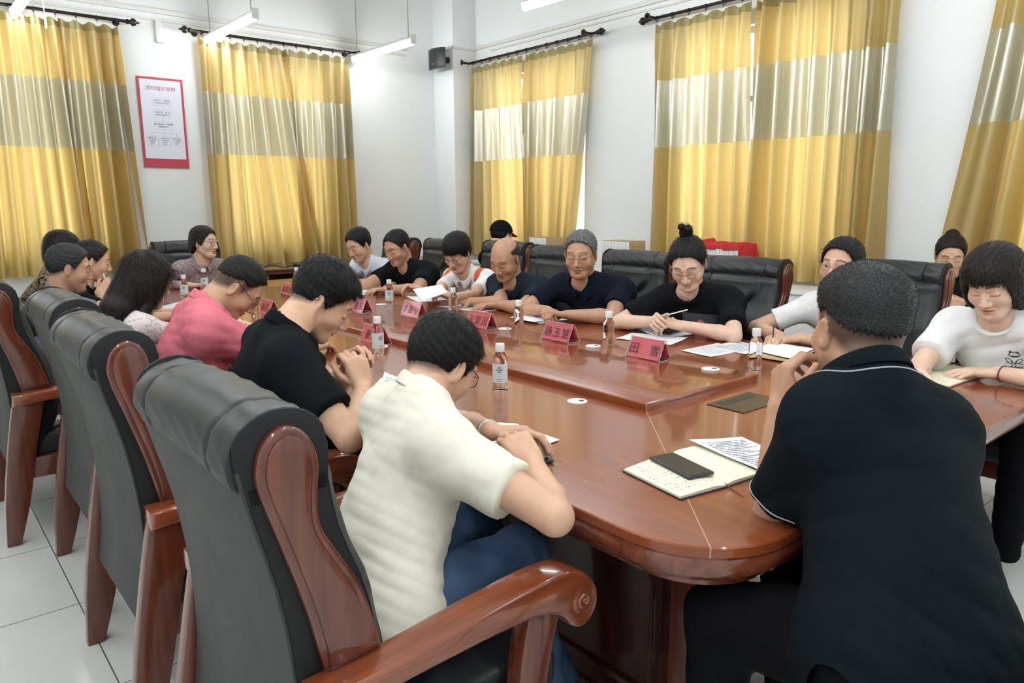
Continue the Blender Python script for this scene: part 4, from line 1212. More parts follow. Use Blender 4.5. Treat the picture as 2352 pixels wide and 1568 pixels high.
        if shoe is not None:
            for Kp, Ap in zip(K, A):
                Ap = np.array(Ap, float); fd = unit(lg.get('toe', f2)); g = Grid(np.minimum(Ap-.10, Ap+fd*.2-.1), np.maximum(Ap+.10, Ap+fd*.2+.1), .005)
                b0 = V3(Ap[0], Ap[1], .035)
                g.add(Cone(b0-fd*.045, b0+fd*.14, .036, .034), .02); g.add(Cone(V3(Ap[0], Ap[1], .10), b0+fd*.08+V3(0, 0, .012), .036, .028), .03)
                g.add(Cone(b0-fd*.05-V3(0, 0, .018), b0+fd*.16-V3(0, 0, .018), .036, .036, ((0, 0, 1), 2.6)), .004); g.halfspace((0, 0, .004), (0, 0, -1))
                v, q = g.mesh(); sobj = mesh_from('shoe', [(v, q)], shoe, root, off)
                lb = MB()
                for i in range(4):
                    cpt = V3(Ap[0], Ap[1], .093-.008*i)+fd*(.045+.022*i); rr_ = np.cross(fd, (0, 0, 1))
                    lb.tube([cpt-rr_*.022-off, cpt+V3(0, 0, .006)-off, cpt+rr_*.022-off], .0025, 5)
                lb.build('lace', MT['plastic_white'], sobj)
    if glass: glasses(HF, root, off, MT[glass[0]], glass[1])
    return dict(ringp=ringp, R0=R0, shirt=SV, wrists=wrists, elbows=elbows, root=root, off=off, HF=HF, neck=neck, SL=SL, SR=SR, fr=fr, spine=spine, lat=lat, chest=chest, mid=mid)
# ------------------------------------------------------------------ the people
DEBUG = False
C_ = dict(cream=cloth('cream_cotton', (0.74, 0.71, 0.60)), black=cloth('black_cotton', (0.006, 0.007, 0.009)), navy=cloth('dark_navy_cotton', (0.007, 0.009, 0.018)),
          teal=cloth('dark_slate_cotton', (0.012, 0.022, 0.029)), pink=cloth('rose_pink_cotton', (0.62, 0.165, 0.205)), grey=cloth('blue_grey_cotton', (0.155, 0.19, 0.215)),
          white=cloth('white_cotton', (0.78, 0.78, 0.78)), blouse=cloth('white_lace_blouse', (0.74, 0.70, 0.67), pat=dict(scale=70, col=(.52, .46, .43), a=.52, b=.6)),
          mauve=cloth('mauve_print', (0.27, 0.20, 0.215), pat=dict(scale=55, col=(.40, .33, .34), a=.48, b=.6)), lblue=cloth('pale_blue_stripe', (0.60, 0.67, 0.76)),
          jeans=cloth('blue_denim', (0.030, 0.058, 0.115), pat=dict(scale=9, col=(.060, .10, .175), a=.4, b=.7)), blktr=cloth('black_trousers', (0.004, 0.004, 0.0055)),
          leopard=cloth('brown_print_blouse', (0.28, 0.21, 0.14), pat=dict(scale=50, col=(.03, .022, .018), a=.5, b=.56)), red=cloth('red_cloth', (0.42, 0.02, 0.025)),
          dark=cloth('charcoal_polo', (0.0045, 0.0075, 0.0100)))
MT['piping'] = simple('grey_piping', (.35, .37, .38), .7)
MT['shoe_white'] = simple('white_shoe', (.62, .60, .56), .6)
MT['shoe_black'] = simple('black_shoe', (.015, .015, .015), .5)
CAST = {}
HD = dict
ON = .797       # height of a wrist resting on the table
def tz(px, py, z=ON): return at(px, py, 'z', z)
def paint_or(v, c, q):
    w = v-q['chest']; l = w@q['lat']; f = w@q['fr']
    m = (np.abs(l) > .108) & (np.abs(l) < .158) & (w@q['spine'] > -.20)
    c[m] = (.62, .135, .045, 0)
    m = (l < .09) & (l > .02) & (w@q['spine'] < -.085) & (f > 0) & (w@q['spine'] < -.085+.5*(l-.09)*0); c[m] = (.012, .014, .03, 0)
# 1 --- cream polo shirt, foreground
CAST['cream'] = person('person in a cream polo shirt and jeans seen from behind, hands on paper and phone', dp(1016, 835, 1.93), 8, 36, 5,
    pelvis=(.74, 1.36, .54), body_az=-10, neck=dp(968, 925, 1.79),
    elbows=(dp(1180, 1060, 2.0), dp(1285, 1172, 1.50)), wrists=(dp(1128, 990, 1.90), dp(1222, 1062, 1.72)),
    hands=(HD(d=(.55, -.50, .02), n=(-.15, -.2, -1), curl=(.35, .5, .4), thumb=(.4, .3)), HD(d=(.10, .62, .30), n=(.5, .3, -.7), curl=(.6, .9, .5), thumb=(.5, .5))),
    skin='mid', hair=('short', 'black'), shirt=C_['cream'], sleeve=.60, trousers=C_['jeans'], build=1.0, hemz=.52, res=.9, scalp='short',
    legs=dict(knees=((1.12, 1.50, .575), (1.10, 1.28, .57)), ankles=((1.27, 1.30, .12), (1.14, 1.20, .12)), toe=(.55, -.84, 0)), shoe=MT['shoe_white'],
    glass=('dark_frame', 'full'), collar='polo', foldamp=.007, folddir=(.45, -.35, 1), strand=(8000, .026, .003, .0010, 'down'), hair_t=(.018, .008), sag=.3)
# 2 --- black T-shirt man
CAST['blk'] = person('person in a black T-shirt with clasped hands and bowed head, second from the camera', dp(742, 690, 2.36), -28, 40, 0,
    pelvis=(.72, 2.26, .53), body_az=-12, neck=dp(655, 765, 2.22),
    elbows=((1.12, 2.62, .80), dp(845, 965, 2.05)), wrists=(dp(790, 872, 2.32), dp(835, 890, 2.20)),
    hands=(HD(d=(.25, -.10, .55), n=(.3, -1, .1), curl=(.8, .9, .5), thumb=(.6, .4)), HD(d=(-.05, .25, .60), n=(.1, 1, .2), curl=(.8, .9, .5), thumb=(.6, .4))),
    skin='mid', hair=('short', 'black'), shirt=C_['black'], sleeve=.66, trousers=C_['blktr'], build=1.02, res=1.0, collar='polo', foldamp=.006, scalp='short',
    strand=(6500, .026, .004, .0011, 'down'), hair_t=(.022, .006), sag=.4)
# 3 --- pink polo man
CAST['pink'] = person('person in a rose pink polo shirt with glasses, bent low on the left side', dp(547, 660, 3.0), -24, 50, 0,
    pelvis=(.74, 3.02, .53), body_az=-10, neck=dp(472, 708, 2.92),
    elbows=((1.15, 3.42, .80), dp(552, 845, 2.75)), wrists=((1.36, 3.30, .81), (1.36, 2.98, .80)),
    hands=(HD(d=(.6, -.4, 0)), HD(d=(.7, .3, 0))), skin='dark', hair=('fade', 'black'), shirt=C_['pink'], sleeve=.62, trousers=C_['blktr'], build=1.14, belly=.03, res=1.1, scalp='short',
    glass=('dark_frame', 'full'), collar='polo', foldamp=.007, strand=(3600, .010, .002, .0012, 'down'), hair_t=(.010, .003), sag=.3)
# 4 --- long haired woman
CAST['long'] = person('person with long straight black hair and a white lace blouse', dp(338, 643, 3.32), 12, 20, 0,
    pelvis=(.76, 3.86, .52), body_az=0, shw=.165, build=.86,
    elbows=((1.10, 4.16, .80), (1.10, 3.62, .80)), wrists=((1.30, 3.85, .80), (1.30, 3.62, .80)), hands=(HD(), HD()), skin='fair', hair=('long', 'brown'),
    shirt=C_['blouse'], sleeve=.5, trousers=C_['blktr'], res=1.15, glass=('gold_frame', 'full'), foldamp=.007, hair_t=(.018, .014),
    extra_hair=lambda F: [Cone(F.p(0, -.05, -.02), F.p(0, -.10, -.17)+V3(0, 0, -.02), .086, .076), Cone(F.p(.02, -.10, -.16), F.p(.01, -.13, -.24)+V3(-.02, 0, -.06), .072, .048), Cone(F.p(.07, .02, -.03), F.p(.085, -.03, -.16), .022, .026)],
    strand=(9000, .075, .002, .0014, 'down'))
# 5 --- grey shirt man
CAST['grey'] = person('person in a blue-grey shirt with short greying hair, in profile at the left edge', dp(160, 616, 3.9), -8, 14, 0,
    pelvis=(.55, 4.62, .53), body_az=-14, build=1.08, belly=.02,
    elbows=((1.08, 4.98, .80), (1.05, 4.30, .80)), wrists=((1.18, 4.60, .80), (1.20, 4.35, .80)), hands=(HD(), HD()), skin='tan', hair=('crop', 'salt'),
    shirt=C_['grey'], sleeve=.62, trousers=C_['blktr'], res=1.15, collar='polo', foldamp=.007, strand=(2200, .014, .003, .0014, 'down'), hair_t=(.015, .006), face=dict(age=1), scalp='short')
# 6 --- woman in profile with pen
CAST['prof'] = person('person with dark tied hair in profile holding a white pen, behind the blue-grey shirt', dp(212, 599, 4.6), -8, 16, 0,
    pelvis=(.66, 5.36, .53), body_az=-14, shw=.16, build=.85,
    elbows=((1.10, 5.30, .80), (1.0, 5.0, .78)), wrists=((1.2, 5.3, .80), dp(228, 674, 4.55)), hands=(HD(), HD(d=(.5, .1, .45), n=(-.2, .6, -.5), curl=(.8, .9, .5))), skin='mid', hair=('tied', 'brown'),
    shirt=C_['black'], sleeve=.6, trousers=C_['blktr'], res=1.3, foldamp=.005, strand=(900, .02, .002, .0014, 'back'), hair_t=(.014, .010), scalp='short',
    extra_hair=lambda F: [Cone(F.p(0, -.11, -.01), F.p(0, -.14, -.08), .035, .028)])
# 7 --- person hidden behind
CAST['hid'] = person('person with dark hair and a brown print blouse, mostly hidden at the far left', dp(146, 574, 5.0), -10, 12, 0,
    pelvis=(.58, 5.9, .53), body_az=-10, shw=.17, build=.88,
    elbows=((1.05, 6.0, .80), (1.0, 5.70, .80)), wrists=((1.2, 5.95, .80), (1.2, 5.75, .80)), hands=(HD(), HD()), skin='fair', hair=('bob', 'brown'),
    shirt=C_['leopard'], sleeve=.6, trousers=C_['blktr'], res=1.4, strand=(700, .03, .003, .0016, 'down'), hair_t=(.020, .014))
# 8 --- woman at the head of the table
CAST['head'] = person('person in a mauve print shirt with glasses, at the head of the table', at(469, 556, 'y', 6.34), -52, 5, 0, hs=1.07,
    pelvis=(1.98, 6.62, .54), body_az=-86, shw=.17, build=.90,
    elbows=(at(535, 655, 'y', 6.30), at(410, 640, 'y', 6.30)), wrists=((2.15, 6.10, .80), at(437, 655, 'y', 6.10)), hands=(HD(d=(-.5, -.3, 0)), HD(d=(.6, -.3, 0), curl=(.7, .9, .5))), skin='fair', hair=('bobs', 'brown'), scalp='short',
    shirt=C_['mauve'], long_sleeve=True, trousers=C_['blktr'], res=1.3, glass=('gold_frame', 'full'), eyes=(.001, .0), collar='polo', foldamp=.006, strand=(1200, .03, .002, .0014, 'down'), hair_t=(.014, .006))
# 9 --- pale blue shirt
CAST['blue'] = person('person in a pale blue shirt writing, farthest on the right side of the table', dp(824, 562, 6.05), 192, 26, 0, hs=1.07,
    pelvis=(3.52, 5.70, .53), body_az=188, build=1.06, alen=1.05,
    elbows=(dp(868, 652, 5.8), dp(770, 640, 5.85)), wrists=(tz(826, 655), tz(760, 655)), hands=(HD(d=(-.7, .1, 0), curl=(.6, .8, .5)), HD(d=(-.7, -.2, 0), curl=(.6, .8, .4))), skin='mid', hair=('short', 'black'),
    shirt=C_['lblue'], sleeve=.66, trousers=C_['blktr'], res=1.3, collar='polo', foldamp=.006, strand=(900, .02, .003, .0014, 'down'), hair_t=(.018, .008), scalp='short')
# 10 --- black polo man
CAST['bp'] = person('person in a black polo shirt with cropped hair, writing beside the pale blue shirt', dp(912, 568, 5.6), 190, 26, 0, hs=1.06,
    pelvis=(3.56, 5.05, .53), body_az=186, build=1.18, belly=.03, alen=1.08, shw=.20,
    elbows=(dp(945, 660, 5.3), dp(870, 640, 5.4)), wrists=(tz(885, 664), tz(828, 648)), hands=(HD(d=(-.7, .1, 0)), HD(d=(-.6, .3, .1), n=(0, -.6, -.7), curl=(.7, .9, .5))), skin='tan', hair=('crop', 'black'),
    shirt=C_['black'], sleeve=.66, trousers=C_['blktr'], res=1.25, collar='polo', vneck=.05, strand=(900, .012, .002, .0014, 'down'), hair_t=(.011, .005), scalp='short')
# 11 --- white shirt, orange sleeves
CAST['or'] = person('person in a white shirt with orange shoulder panels and glasses, holding a sheet', dp(1050, 580, 5.06), 200, 32, 0, hs=1.04,
    pelvis=(3.52, 4.30, .53), body_az=194, shw=.165, build=.90,
    elbows=(dp(1108, 700, 4.7), dp(1010, 690, 4.9)), wrists=(dp(1045, 682, 4.65), dp(975, 670, 4.75)), hands=(HD(d=(-.4, .45, .2), n=(-.3, .6, -.5), curl=(.5, .6, .4)), HD(d=(-.5, .3, .2), n=(0, -.5, -.6), curl=(.5, .6, .4))), skin='mid', hair=('fringe', 'black'),
    shirt=C_['white'], sleeve=.7, trousers=C_['blktr'], res=1.15, glass=('dark_frame', 'full'), collar='shirt', paint=paint_or, strand=(1800, .03, .003, .0013, 'down'), hair_t=(.022, .014), scalp='short')
# 12 --- bald man
CAST['bald'] = person('bald person in a dark slate polo shirt reading papers', dp(1160, 594, 4.6), 196, 30, -4, hs=1.07,
    pelvis=(3.52, 3.62, .53), body_az=192, build=1.06,
    elbows=(dp(1225, 690, 4.25), dp(1120, 672, 4.5)), wrists=(tz(1140, 698), tz(1080, 692)), hands=(HD(d=(-.75, .25, -.02), curl=(.25, .35, .3)), HD(d=(-.7, .2, 0), curl=(.5, .6, .4))), skin='tan', hair=('bald', 'salt'),
    shirt=C_['teal'], sleeve=.66, trousers=C_['blktr'], res=1.05, collar='polo', vneck=.05, strand=(500, .008, .001, .0012, 'down'), hair_t=(.006, .005), face=dict(age=1), brows=(.3, .25, .22))
# 13 --- grey haired man
CAST['gh'] = person('grey-haired person with glasses and a dark navy shirt, hands clasped on the table', dp(1334, 584, 4.24), 211, 12, 0, hs=1.08,
    pelvis=(3.54, 2.98, .53), body_az=200, build=1.10, shw=.195,
    elbows=(dp(1395, 712, 3.9), dp(1255, 700, 4.1)), wrists=(tz(1302, 722, .81), tz(1256, 712, .82)), hands=(HD(d=(-.45, .45, .05), n=(-.3, .1, -1), curl=(.8, .9, .5), thumb=(.5, .4)), HD(d=(-.3, -.35, .0), n=(.2, -.3, -.8), curl=(.7, .9, .5), thumb=(.5, .4))), skin='tan', hair=('crop', 'grey'),
    shirt=C_['navy'], sleeve=.66, trousers=C_['blktr'], res=1.0, glass=('gold_frame', 'half'), collar='polo', vneck=.08, strand=(2600, .014, .003, .0013, 'down'), hair_t=(.014, .007), face=dict(age=1, nk=1.08, jaw=1.12), brows=(.32, .27, .24))
# 14 --- woman with bun
CAST['bun'] = person('person with a high hair bun and glasses in a black printed T-shirt, bent over papers', dp(1580, 604, 3.66), 208, 34, 4, hs=1.04,
    pelvis=(3.52, 2.22, .53), body_az=200, shw=.17, build=.95,
    elbows=(dp(1660, 758, 3.35), dp(1525, 735, 3.55)), wrists=(tz(1570, 748, .82), tz(1512, 738, .83)), hands=(HD(d=(-.5, .5, .15), n=(0, .5, -.8), curl=(.55, .8, .5)), HD(d=(-.5, -.2, .15), n=(.3, -.6, -.5), curl=(.7, .8, .5))), skin='fair', hair=('tied', 'black'),
    shirt=C_['black'], sleeve=.72, trousers=C_['blktr'], res=1.0, glass=('gold_frame', 'full'), neckhole=.078, vneck=.075, foldamp=.006, sag=.6, strand=(2600, .03, .001, .0012, 'back'), hair_t=(.014, .011), scalp='short',
    extra_hair=lambda F: [Ell(F.p(.0, -.055, .135), (.034, .034, .030), F.R), Ell(F.p(-.012, -.05, .158), (.022, .024, .020), F.R), Ell(F.p(.015, -.045, .175), (.018, .018, .016), F.R)])
# 15 --- woman with glasses in white
CAST['wg'] = person('person with glasses in a white T-shirt, half hidden behind the dark polo shirt', dp(1932, 610, 3.42), 182, 3, -3, hs=1.02,
    pelvis=(3.64, 1.55, .53), body_az=186, shw=.165, build=.94,
    elbows=(dp(1895, 790, 3.1), dp(1792, 745, 3.3)), wrists=(tz(1835, 776), tz(1790, 772)), hands=(HD(d=(-.5, .4, -.05), curl=(.5, .6, .4)), HD(d=(-.6, -.1, -.05), curl=(.6, .8, .5))), skin='mid', hair=('tied', 'black'),
    shirt=C_['white'], sleeve=.66, trousers=C_['blktr'], res=1.0, glass=('gold_frame', 'half'), eyes=(-.002, .001), strand=(1600, .03, .002, .0013, 'back'), hair_t=(.016, .012), scalp='short')
# 16 --- dark polo man, foreground right
CAST['dark'] = person('person in a dark polo shirt with grey piping seen from behind, chin in hand', dp(1974, 757, 1.56), 54, 4, 2, hs=1.06,
    pelvis=dp(2085, 1500, 1.37), body_az=45, neck=dp(1998, 880, 1.47), sh=(dp(1886, 962, 1.44), dp(2160, 985, 1.54)),
    elbows=(dp(1815, 1168, 1.50), (1.80, .80, .70)), wrists=(dp(1790, 935, 1.62), (1.86, .76, .80)), hands=(HD(d=(.14, .05, .50), n=(.75, -.45, .1), curl=(.75, .8, .5), thumb=(.25, .1)), HD(d=(.3, .5, 0))),
    skin='tan', hair=('fade', 'salt'), shirt=C_['dark'], sleeve=.74, trousers=C_['blktr'], build=1.16, armb=.98, res=.9, hemz=.42, collar='polo', foldamp=.005, folddir=(.4, .3, 1), scalp='short', armfix=0,
    strand=(24000, .0048, .0006, .0006, 'up'), hair_t=(.021, .0035), hrough=.0005, legs=dict(az=95, knees=((1.25, .80, .56), (1.62, .86, .56)), ankles=((1.22, .80, .09), (1.66, .86, .09))), sag=.3, face=dict(nk=1.08, jaw=1.1))
# 17 --- white T-shirt woman at the right edge
CAST['wr'] = person('person with a dark bob and a white T-shirt with a black emblem, reading', dp(2283, 648, 2.70), 178, 28, 4, hs=1.02,
    pelvis=(3.54, .92, .53), body_az=180, shw=.17, build=.96,
    elbows=(dp(2440, 868, 2.4), dp(2118, 838, 2.75)), wrists=(tz(2290, 856), dp(2112, 862, 2.6)), hands=(HD(d=(-.30, .55, -.02), curl=(.15, .22, .2), thumb=(.2, .1)), HD()), skin='fair', hair=('bobf', 'brown'),
    shirt=C_['white'], sleeve=.70, trousers=C_['blktr'], res=.95, neckhole=.070, foldamp=.008, folddir=(0, .5, 1), sag=.9, strand=(5000, .030, .002, .0010, 'down'), hair_t=(.026, .022))
# 18 --- background woman by the wall
CAST['bg'] = person('person in a dark T-shirt with tied hair, looking down, by the right wall', dp(2183, 585, 4.62), 204, 24, 0,
    pelvis=(5.22, 1.85, .50), body_az=198, shw=.165, build=.88, elbows=((5.05, 2.05, .78), (5.05, 1.62, .78)), wrists=((4.86, 1.98, .72), (4.86, 1.70, .72)), hands=(HD(), HD()), skin='mid', hair=('tied', 'brown'),
    shirt=C_['black'], sleeve=.66, trousers=C_['blktr'], res=1.3, neckhole=.074, strand=(900, .03, .001, .0014, 'back'), hair_t=(.014, .011), scalp='short',
    extra_hair=lambda F: [Ell(F.p(0, -.05, .115), (.04, .04, .03), F.R)])
# 19 --- boy with cap
CAST['cap'] = person('person in a black cap with a red brim, facing away near the pillar', dp(1152, 541, 6.6), 8, 16, 0,
    pelvis=(4.30, 5.30, .54), body_az=0, shw=.165, build=.86, elbows=((4.65, 5.45, .80), (4.65, 5.05, .80)), wrists=((4.85, 5.40, .80), (4.85, 5.12, .80)), hands=(HD(), HD()), skin='fair', hair=('capb', 'black'),
    shirt=C_['black'], sleeve=.6, trousers=C_['blktr'], res=1.4, strand=(0, .02, .001, .001, 'down'), hair_t=(.012, .010))
pc = CAST['cap']; F = pc['HF']; lo, hi = F.box((-.11, -.14, -.05), (.11, .20, .15)); g = Grid(lo, hi, .004)
g.add(F.ell((0, -.015, .030), (.094, .114, .104)), .01)
g.halfspace(F.p(0, 0, .034), F.R@unit((0, .15, -1)))
v, q = g.mesh(); cp = mesh_from('cap', [(v, q)], C_['black'], pc['root'], pc['off'])
g = Grid(lo, hi, .004); g.add(Cone(F.p(0, .085, .040), F.p(0, .135, .034), .062, .055, (F.R[:, 2], 8)), .01); v, q = g.mesh()
mesh_from('cap_brim', [(v, q)], C_['red'], cp, pc['off'])
if DEBUG:
    for s_ in STATS: print('ARM', s_)
# ------------------------------------------------------------------ things on the tables
MT['paper'] = simple('white_paper', (0.80, 0.81, 0.83), 0.7)
MT['cream_paper'] = simple('cream_notebook_paper', (0.80, 0.78, 0.60), 0.7)
MT['kraft'] = simple('kraft_board', (0.42, 0.31, 0.16), 0.8, nscale=8, namp=.1)
MT['ink'] = simple('dark_ink', (0.03, 0.03, 0.035), 0.7)
MT['grey_ink'] = simple('grey_ink', (0.24, 0.24, 0.27), 0.7)
MT['red_ink'] = simple('red_ink', (0.33, 0.03, 0.05), 0.6)
MT['card_red'] = simple('red_card_paper', (0.74, 0.12, 0.15), 0.55)
MT['card_text'] = simple('card_black_text', (0.10, 0.015, 0.02), 0.6)
MT['phone_glass'] = simple('phone_glass', (0.012, 0.013, 0.014), 0.22, spec=.3)
MT['phone_body'] = simple('phone_frame', (0.05, 0.05, 0.055), 0.35, metal=.4)
MT['navy_cover'] = simple('dark_cover', (0.02, 0.03, 0.045), 0.5)
MT['red_cover'] = simple('maroon_cover', (0.20, 0.035, 0.04), 0.5)
MT['label'] = simple('pale_bottle_label', (0.62, 0.70, 0.70), 0.5)
MT['cap_white'] = simple('white_bottle_cap', (0.82, 0.83, 0.83), 0.4)
pl = NT('clear_bottle_plastic'); pl.setb(Base_Color=(1, 1, 1, 1), Roughness=.03, Transmission_Weight=1.0, IOR=1.30); MT['bottle'] = pl.m
wt = NT('water'); wt.setb(Base_Color=(.98, 1, 1, 1), Roughness=.0, Transmission_Weight=1.0, IOR=1.33); MT['water'] = wt.m
ac = NT('clear_acrylic'); ac.n.remove(ac.b)
_t = ac.new('ShaderNodeBsdfTransparent'); _t.inputs[0].default_value = (.93, .93, .93, 1); _g = ac.new('ShaderNodeBsdfGlossy'); _g.inputs['Roughness'].default_value = .05; _x = ac.new('ShaderNodeMixShader'); _x.inputs[0].default_value = .05
ac.l(_t.outputs[0], _x.inputs[1]); ac.l(_g.outputs[0], _x.inputs[2]); ac.l(_x.outputs[0], ac.out.inputs[0]); MT['acrylic'] = ac.m
MT['acr_edge'] = simple('acrylic_edge', (0.72, 0.55, 0.55), 0.2)

PANEL = .787
# ---- water bottles
def make_bottle():
    r = empty('water_bottle')
    body = [(.024, 0), (.0262, .003), (.0265, .02), (.0255, .05), (.0265, .08), (.0265, .100), (.0245, .116), (.0185, .128), (.0145, .136), (.0145, .150)]
    MB().lathe(body, seg=28).build('body', MT['bottle'], r, sharp=60)
    MB().lathe([(.0162, .138), (.0166, .140), (.0166, .163), (.0156, .166)], seg=24).build('cap', MT['cap_white'], r, sharp=40)
    return r
def bottle_label(r, az):
    mb = MB(); n = 14; R_ = .0270; V = []
    lo = [mb.bm.verts.new((R_*math.cos(az+(i/n-.5)*3.4), R_*math.sin(az+(i/n-.5)*3.4), .028)) for i in range(n+1)]
    hi = [mb.bm.verts.new((R_*math.cos(az+(i/n-.5)*3.4), R_*math.sin(az+(i/n-.5)*3.4), .096)) for i in range(n+1)]
    for i in range(n): mb.bm.faces.new((lo[i], lo[i+1], hi[i+1], hi[i]))
    lab = mb.build('label', MT['label'], r)
    tx = MB()
    for i, (z0, w) in enumerate(((.080, .5), (.072, .9), (.064, .5), (.052, .25), (.040, .9), (.034, .7))):
        for s0 in (-.9,):
            a0 = az-w/2; a1 = az+w/2; q = 8
            L0 = [tx.bm.verts.new((.0272*math.cos(a0+(a1-a0)*k_/q), .0272*math.sin(a0+(a1-a0)*k_/q), z0)) for k_ in range(q+1)]
            L1 = [tx.bm.verts.new((.0272*math.cos(a0+(a1-a0)*k_/q), .0272*math.sin(a0+(a1-a0)*k_/q), z0+(.006 if i < 3 else .002))) for k_ in range(q+1)]
            for k_ in range(q): tx.bm.faces.new((L0[k_], L0[k_+1], L1[k_+1], L1[k_]))
    tx.build('label_print', MT['grey_ink'], lab)
b0 = make_bottle(); first = True
BOT = [((1149, 893), TT, 'clear water bottle with a pale label, right of the cream shirt man', 1),
       ((869, 812), TT, 'clear water bottle with a pale label before a name card, by clasped hands', 1),
       ((1191, 762), TT, 'clear water bottle in front of the grey-haired man', 0),
       ((1397, 797), TT, 'clear water bottle left of the papers of the bun woman', 0),
       ((1733, 849), TT, 'clear water bottle beside the paper stack of the woman with glasses, nearest on the right', 0),
       ((1041, 724), TT, 'clear water bottle between the sheet of the orange-shouldered woman and the bald man', 0),
       ((895, 699), TT, 'clear water bottle with a narrow label, before the arms of the black polo man', 1),
       ((683, 662), TT, 'clear water bottle beside the farthest name card of the right row', 1),
       ((425, 684), TT, 'clear water bottle with a pale label, left of the mauve woman', 1),
       ((471, 665), TT, 'clear water bottle standing directly before the mauve shirt woman', 1),
       ((590, 744), TT, 'clear water bottle just beyond the glasses of the pink shirt man', 0),
       ((790, 672), TT, 'clear water bottle half hidden beside the black hair, before the pale blue shirt', 0)]
todo = []
for (px, py), z, lab, wl in BOT:
    o = b0 if first else copy_tree(b0); first = False
    p = at(px, py, 'z', z); o.location = tuple(p)
    o.rotation_euler = (0, 0, 0)
    tag(o, lab, 'bottle', 'water bottles on the conference table')
    if wl: todo.append((o, math.atan2(-p[1], -p[0]) + (.5 if px == 869 else -.1)))
for o, az_ in todo: bottle_label(o, az_)

# ---- name cards
def text_mesh(body, size, mat, parent, name, M4, extr=.0002, spacing=1.0, align='CENTER'):
    cu = bpy.data.curves.new(name, 'FONT'); cu.body = body; cu.size = size; cu.extrude = extr; cu.align_x = align; cu.align_y = 'CENTER'; cu.space_character = spacing; cu.resolution_u = 3
    to = bpy.data.objects.new(name, cu); COL.objects.link(to)
    dg = bpy.context.evaluated_depsgraph_get(); me = bpy.data.meshes.new_from_object(to.evaluated_get(dg))
    bpy.data.objects.remove(to); bpy.data.curves.remove(cu)
    if len(me.vertices) == 0: return None
    me.transform(M4); me.materials.clear()
    return link_mesh(name, me, mat, parent)
def name_card(p, text, label, near, spacing=1.25, front=math.pi, size=.050):
    """tent card; its written side faces the direction 'front' (compass angle)"""
    r = empty('name_card', p, front-math.pi); tag(r, label, 'name card', 'red name cards in acrylic stands')
    L, D, Hh = .088, .036, .078
    V = lambda x, y, z: (x, y, z)
    for s, nm in ((-1, 'red_card'), (1, 'red_card')):
        mb = MB(); mb.prism([(s*D, .003), (s*.002, Hh), (s*.004, Hh), (s*(D+.001), .003)], -L+.006, L-.006, 'y'); mb.build(nm, MT['card_red'], r, smooth=False)
    ac_ = MB()
    for s in (-1, 1): ac_.prism([(s*(D+.002), .0), (s*.0045, Hh+.004), (s*.0065, Hh+.004), (s*(D+.0045), .0)], -L, L, 'y')
    ac_.box(-D, D, -L, L, 0.0, .002)
    st = ac_.build('acrylic_stand', MT['acrylic'], r, smooth=False)
    ed = MB()
    for y in (-L, L):
        for s in (-1, 1): ed.tube([(s*(D+.003), y, .001), (s*.004, y, Hh+.004)], .0012, 5)
        ed.tube([(-D, y, .001), (D, y, .001)], .0010, 5)
    ed.tube([(-.004, -L, Hh+.004), (-.004, L, Hh+.004)], .0016, 5); ed.build('stand_edge', MT['acr_edge'], st)
    ang = math.atan2(Hh, D)
    # text on the -x face: reads left to right along -y when seen from -x
    ex = Vector((0, -1, 0)); ez = Vector((-math.cos(ang)*-1, 0, math.sin(ang))); ez = Vector((math.cos(ang), 0, math.sin(ang))).normalized(); n = ex.cross(ez)
    o_ = Vector((-D*.5-.0075, 0, Hh*.46))
    M4 = Matrix(((ex.x, ez.x, n.x, o_.x), (ex.y, ez.y, n.y, o_.y), (ex.z, ez.z, n.z, o_.z), (0, 0, 0, 1)))
    text_mesh(text, size, MT['card_text'], r, 'card_text', M4, spacing=spacing)
    return r
def cardpos(pa_, pb_, z): a = at(*pa_, 'z', z); b = at(*pb_, 'z', z); m = (a+b)/2; return (m[0]+.04, m[1], z)
name_card(cardpos((1424, 818), (1525, 830), PANEL), '田　雪', 'red name card with two characters, before the bun woman, nearest of the right row', 1, 1.15)
name_card(cardpos((1232, 776), (1316, 790), PANEL), '杨玉慧', 'red name card with three characters, before the grey-haired man', 1)
name_card(cardpos((1060, 748), (1125, 758), PANEL), '王爱民', 'red name card partly hidden by the hair of the cream shirt man', 1)
name_card(cardpos((912, 722), (965, 732), PANEL), '李恩宁', 'red name card below the held sheet of paper', 1)
name_card(cardpos((790, 712), (838, 721), PANEL), '王恩东', 'red name card half hidden right of the black hair', 1)
name_card(cardpos((642, 673), (668, 681), PANEL), '高晨晨', 'red name card farthest in the right row, left of a bottle', 1)
cc = at(868, 788, 'z', PANEL); name_card((1.745, 3.10, TT), '秦卫', 'red name card behind the labelled bottle, by the clasped hands', 1)
name_card((1.745, 4.40, TT), '尚芳', 'red name card beyond the glasses of the pink shirt man', 1)
name_card((1.745, 5.53, TT), '李凯', 'small orange-red name card in front of the mauve shirt woman', 1)

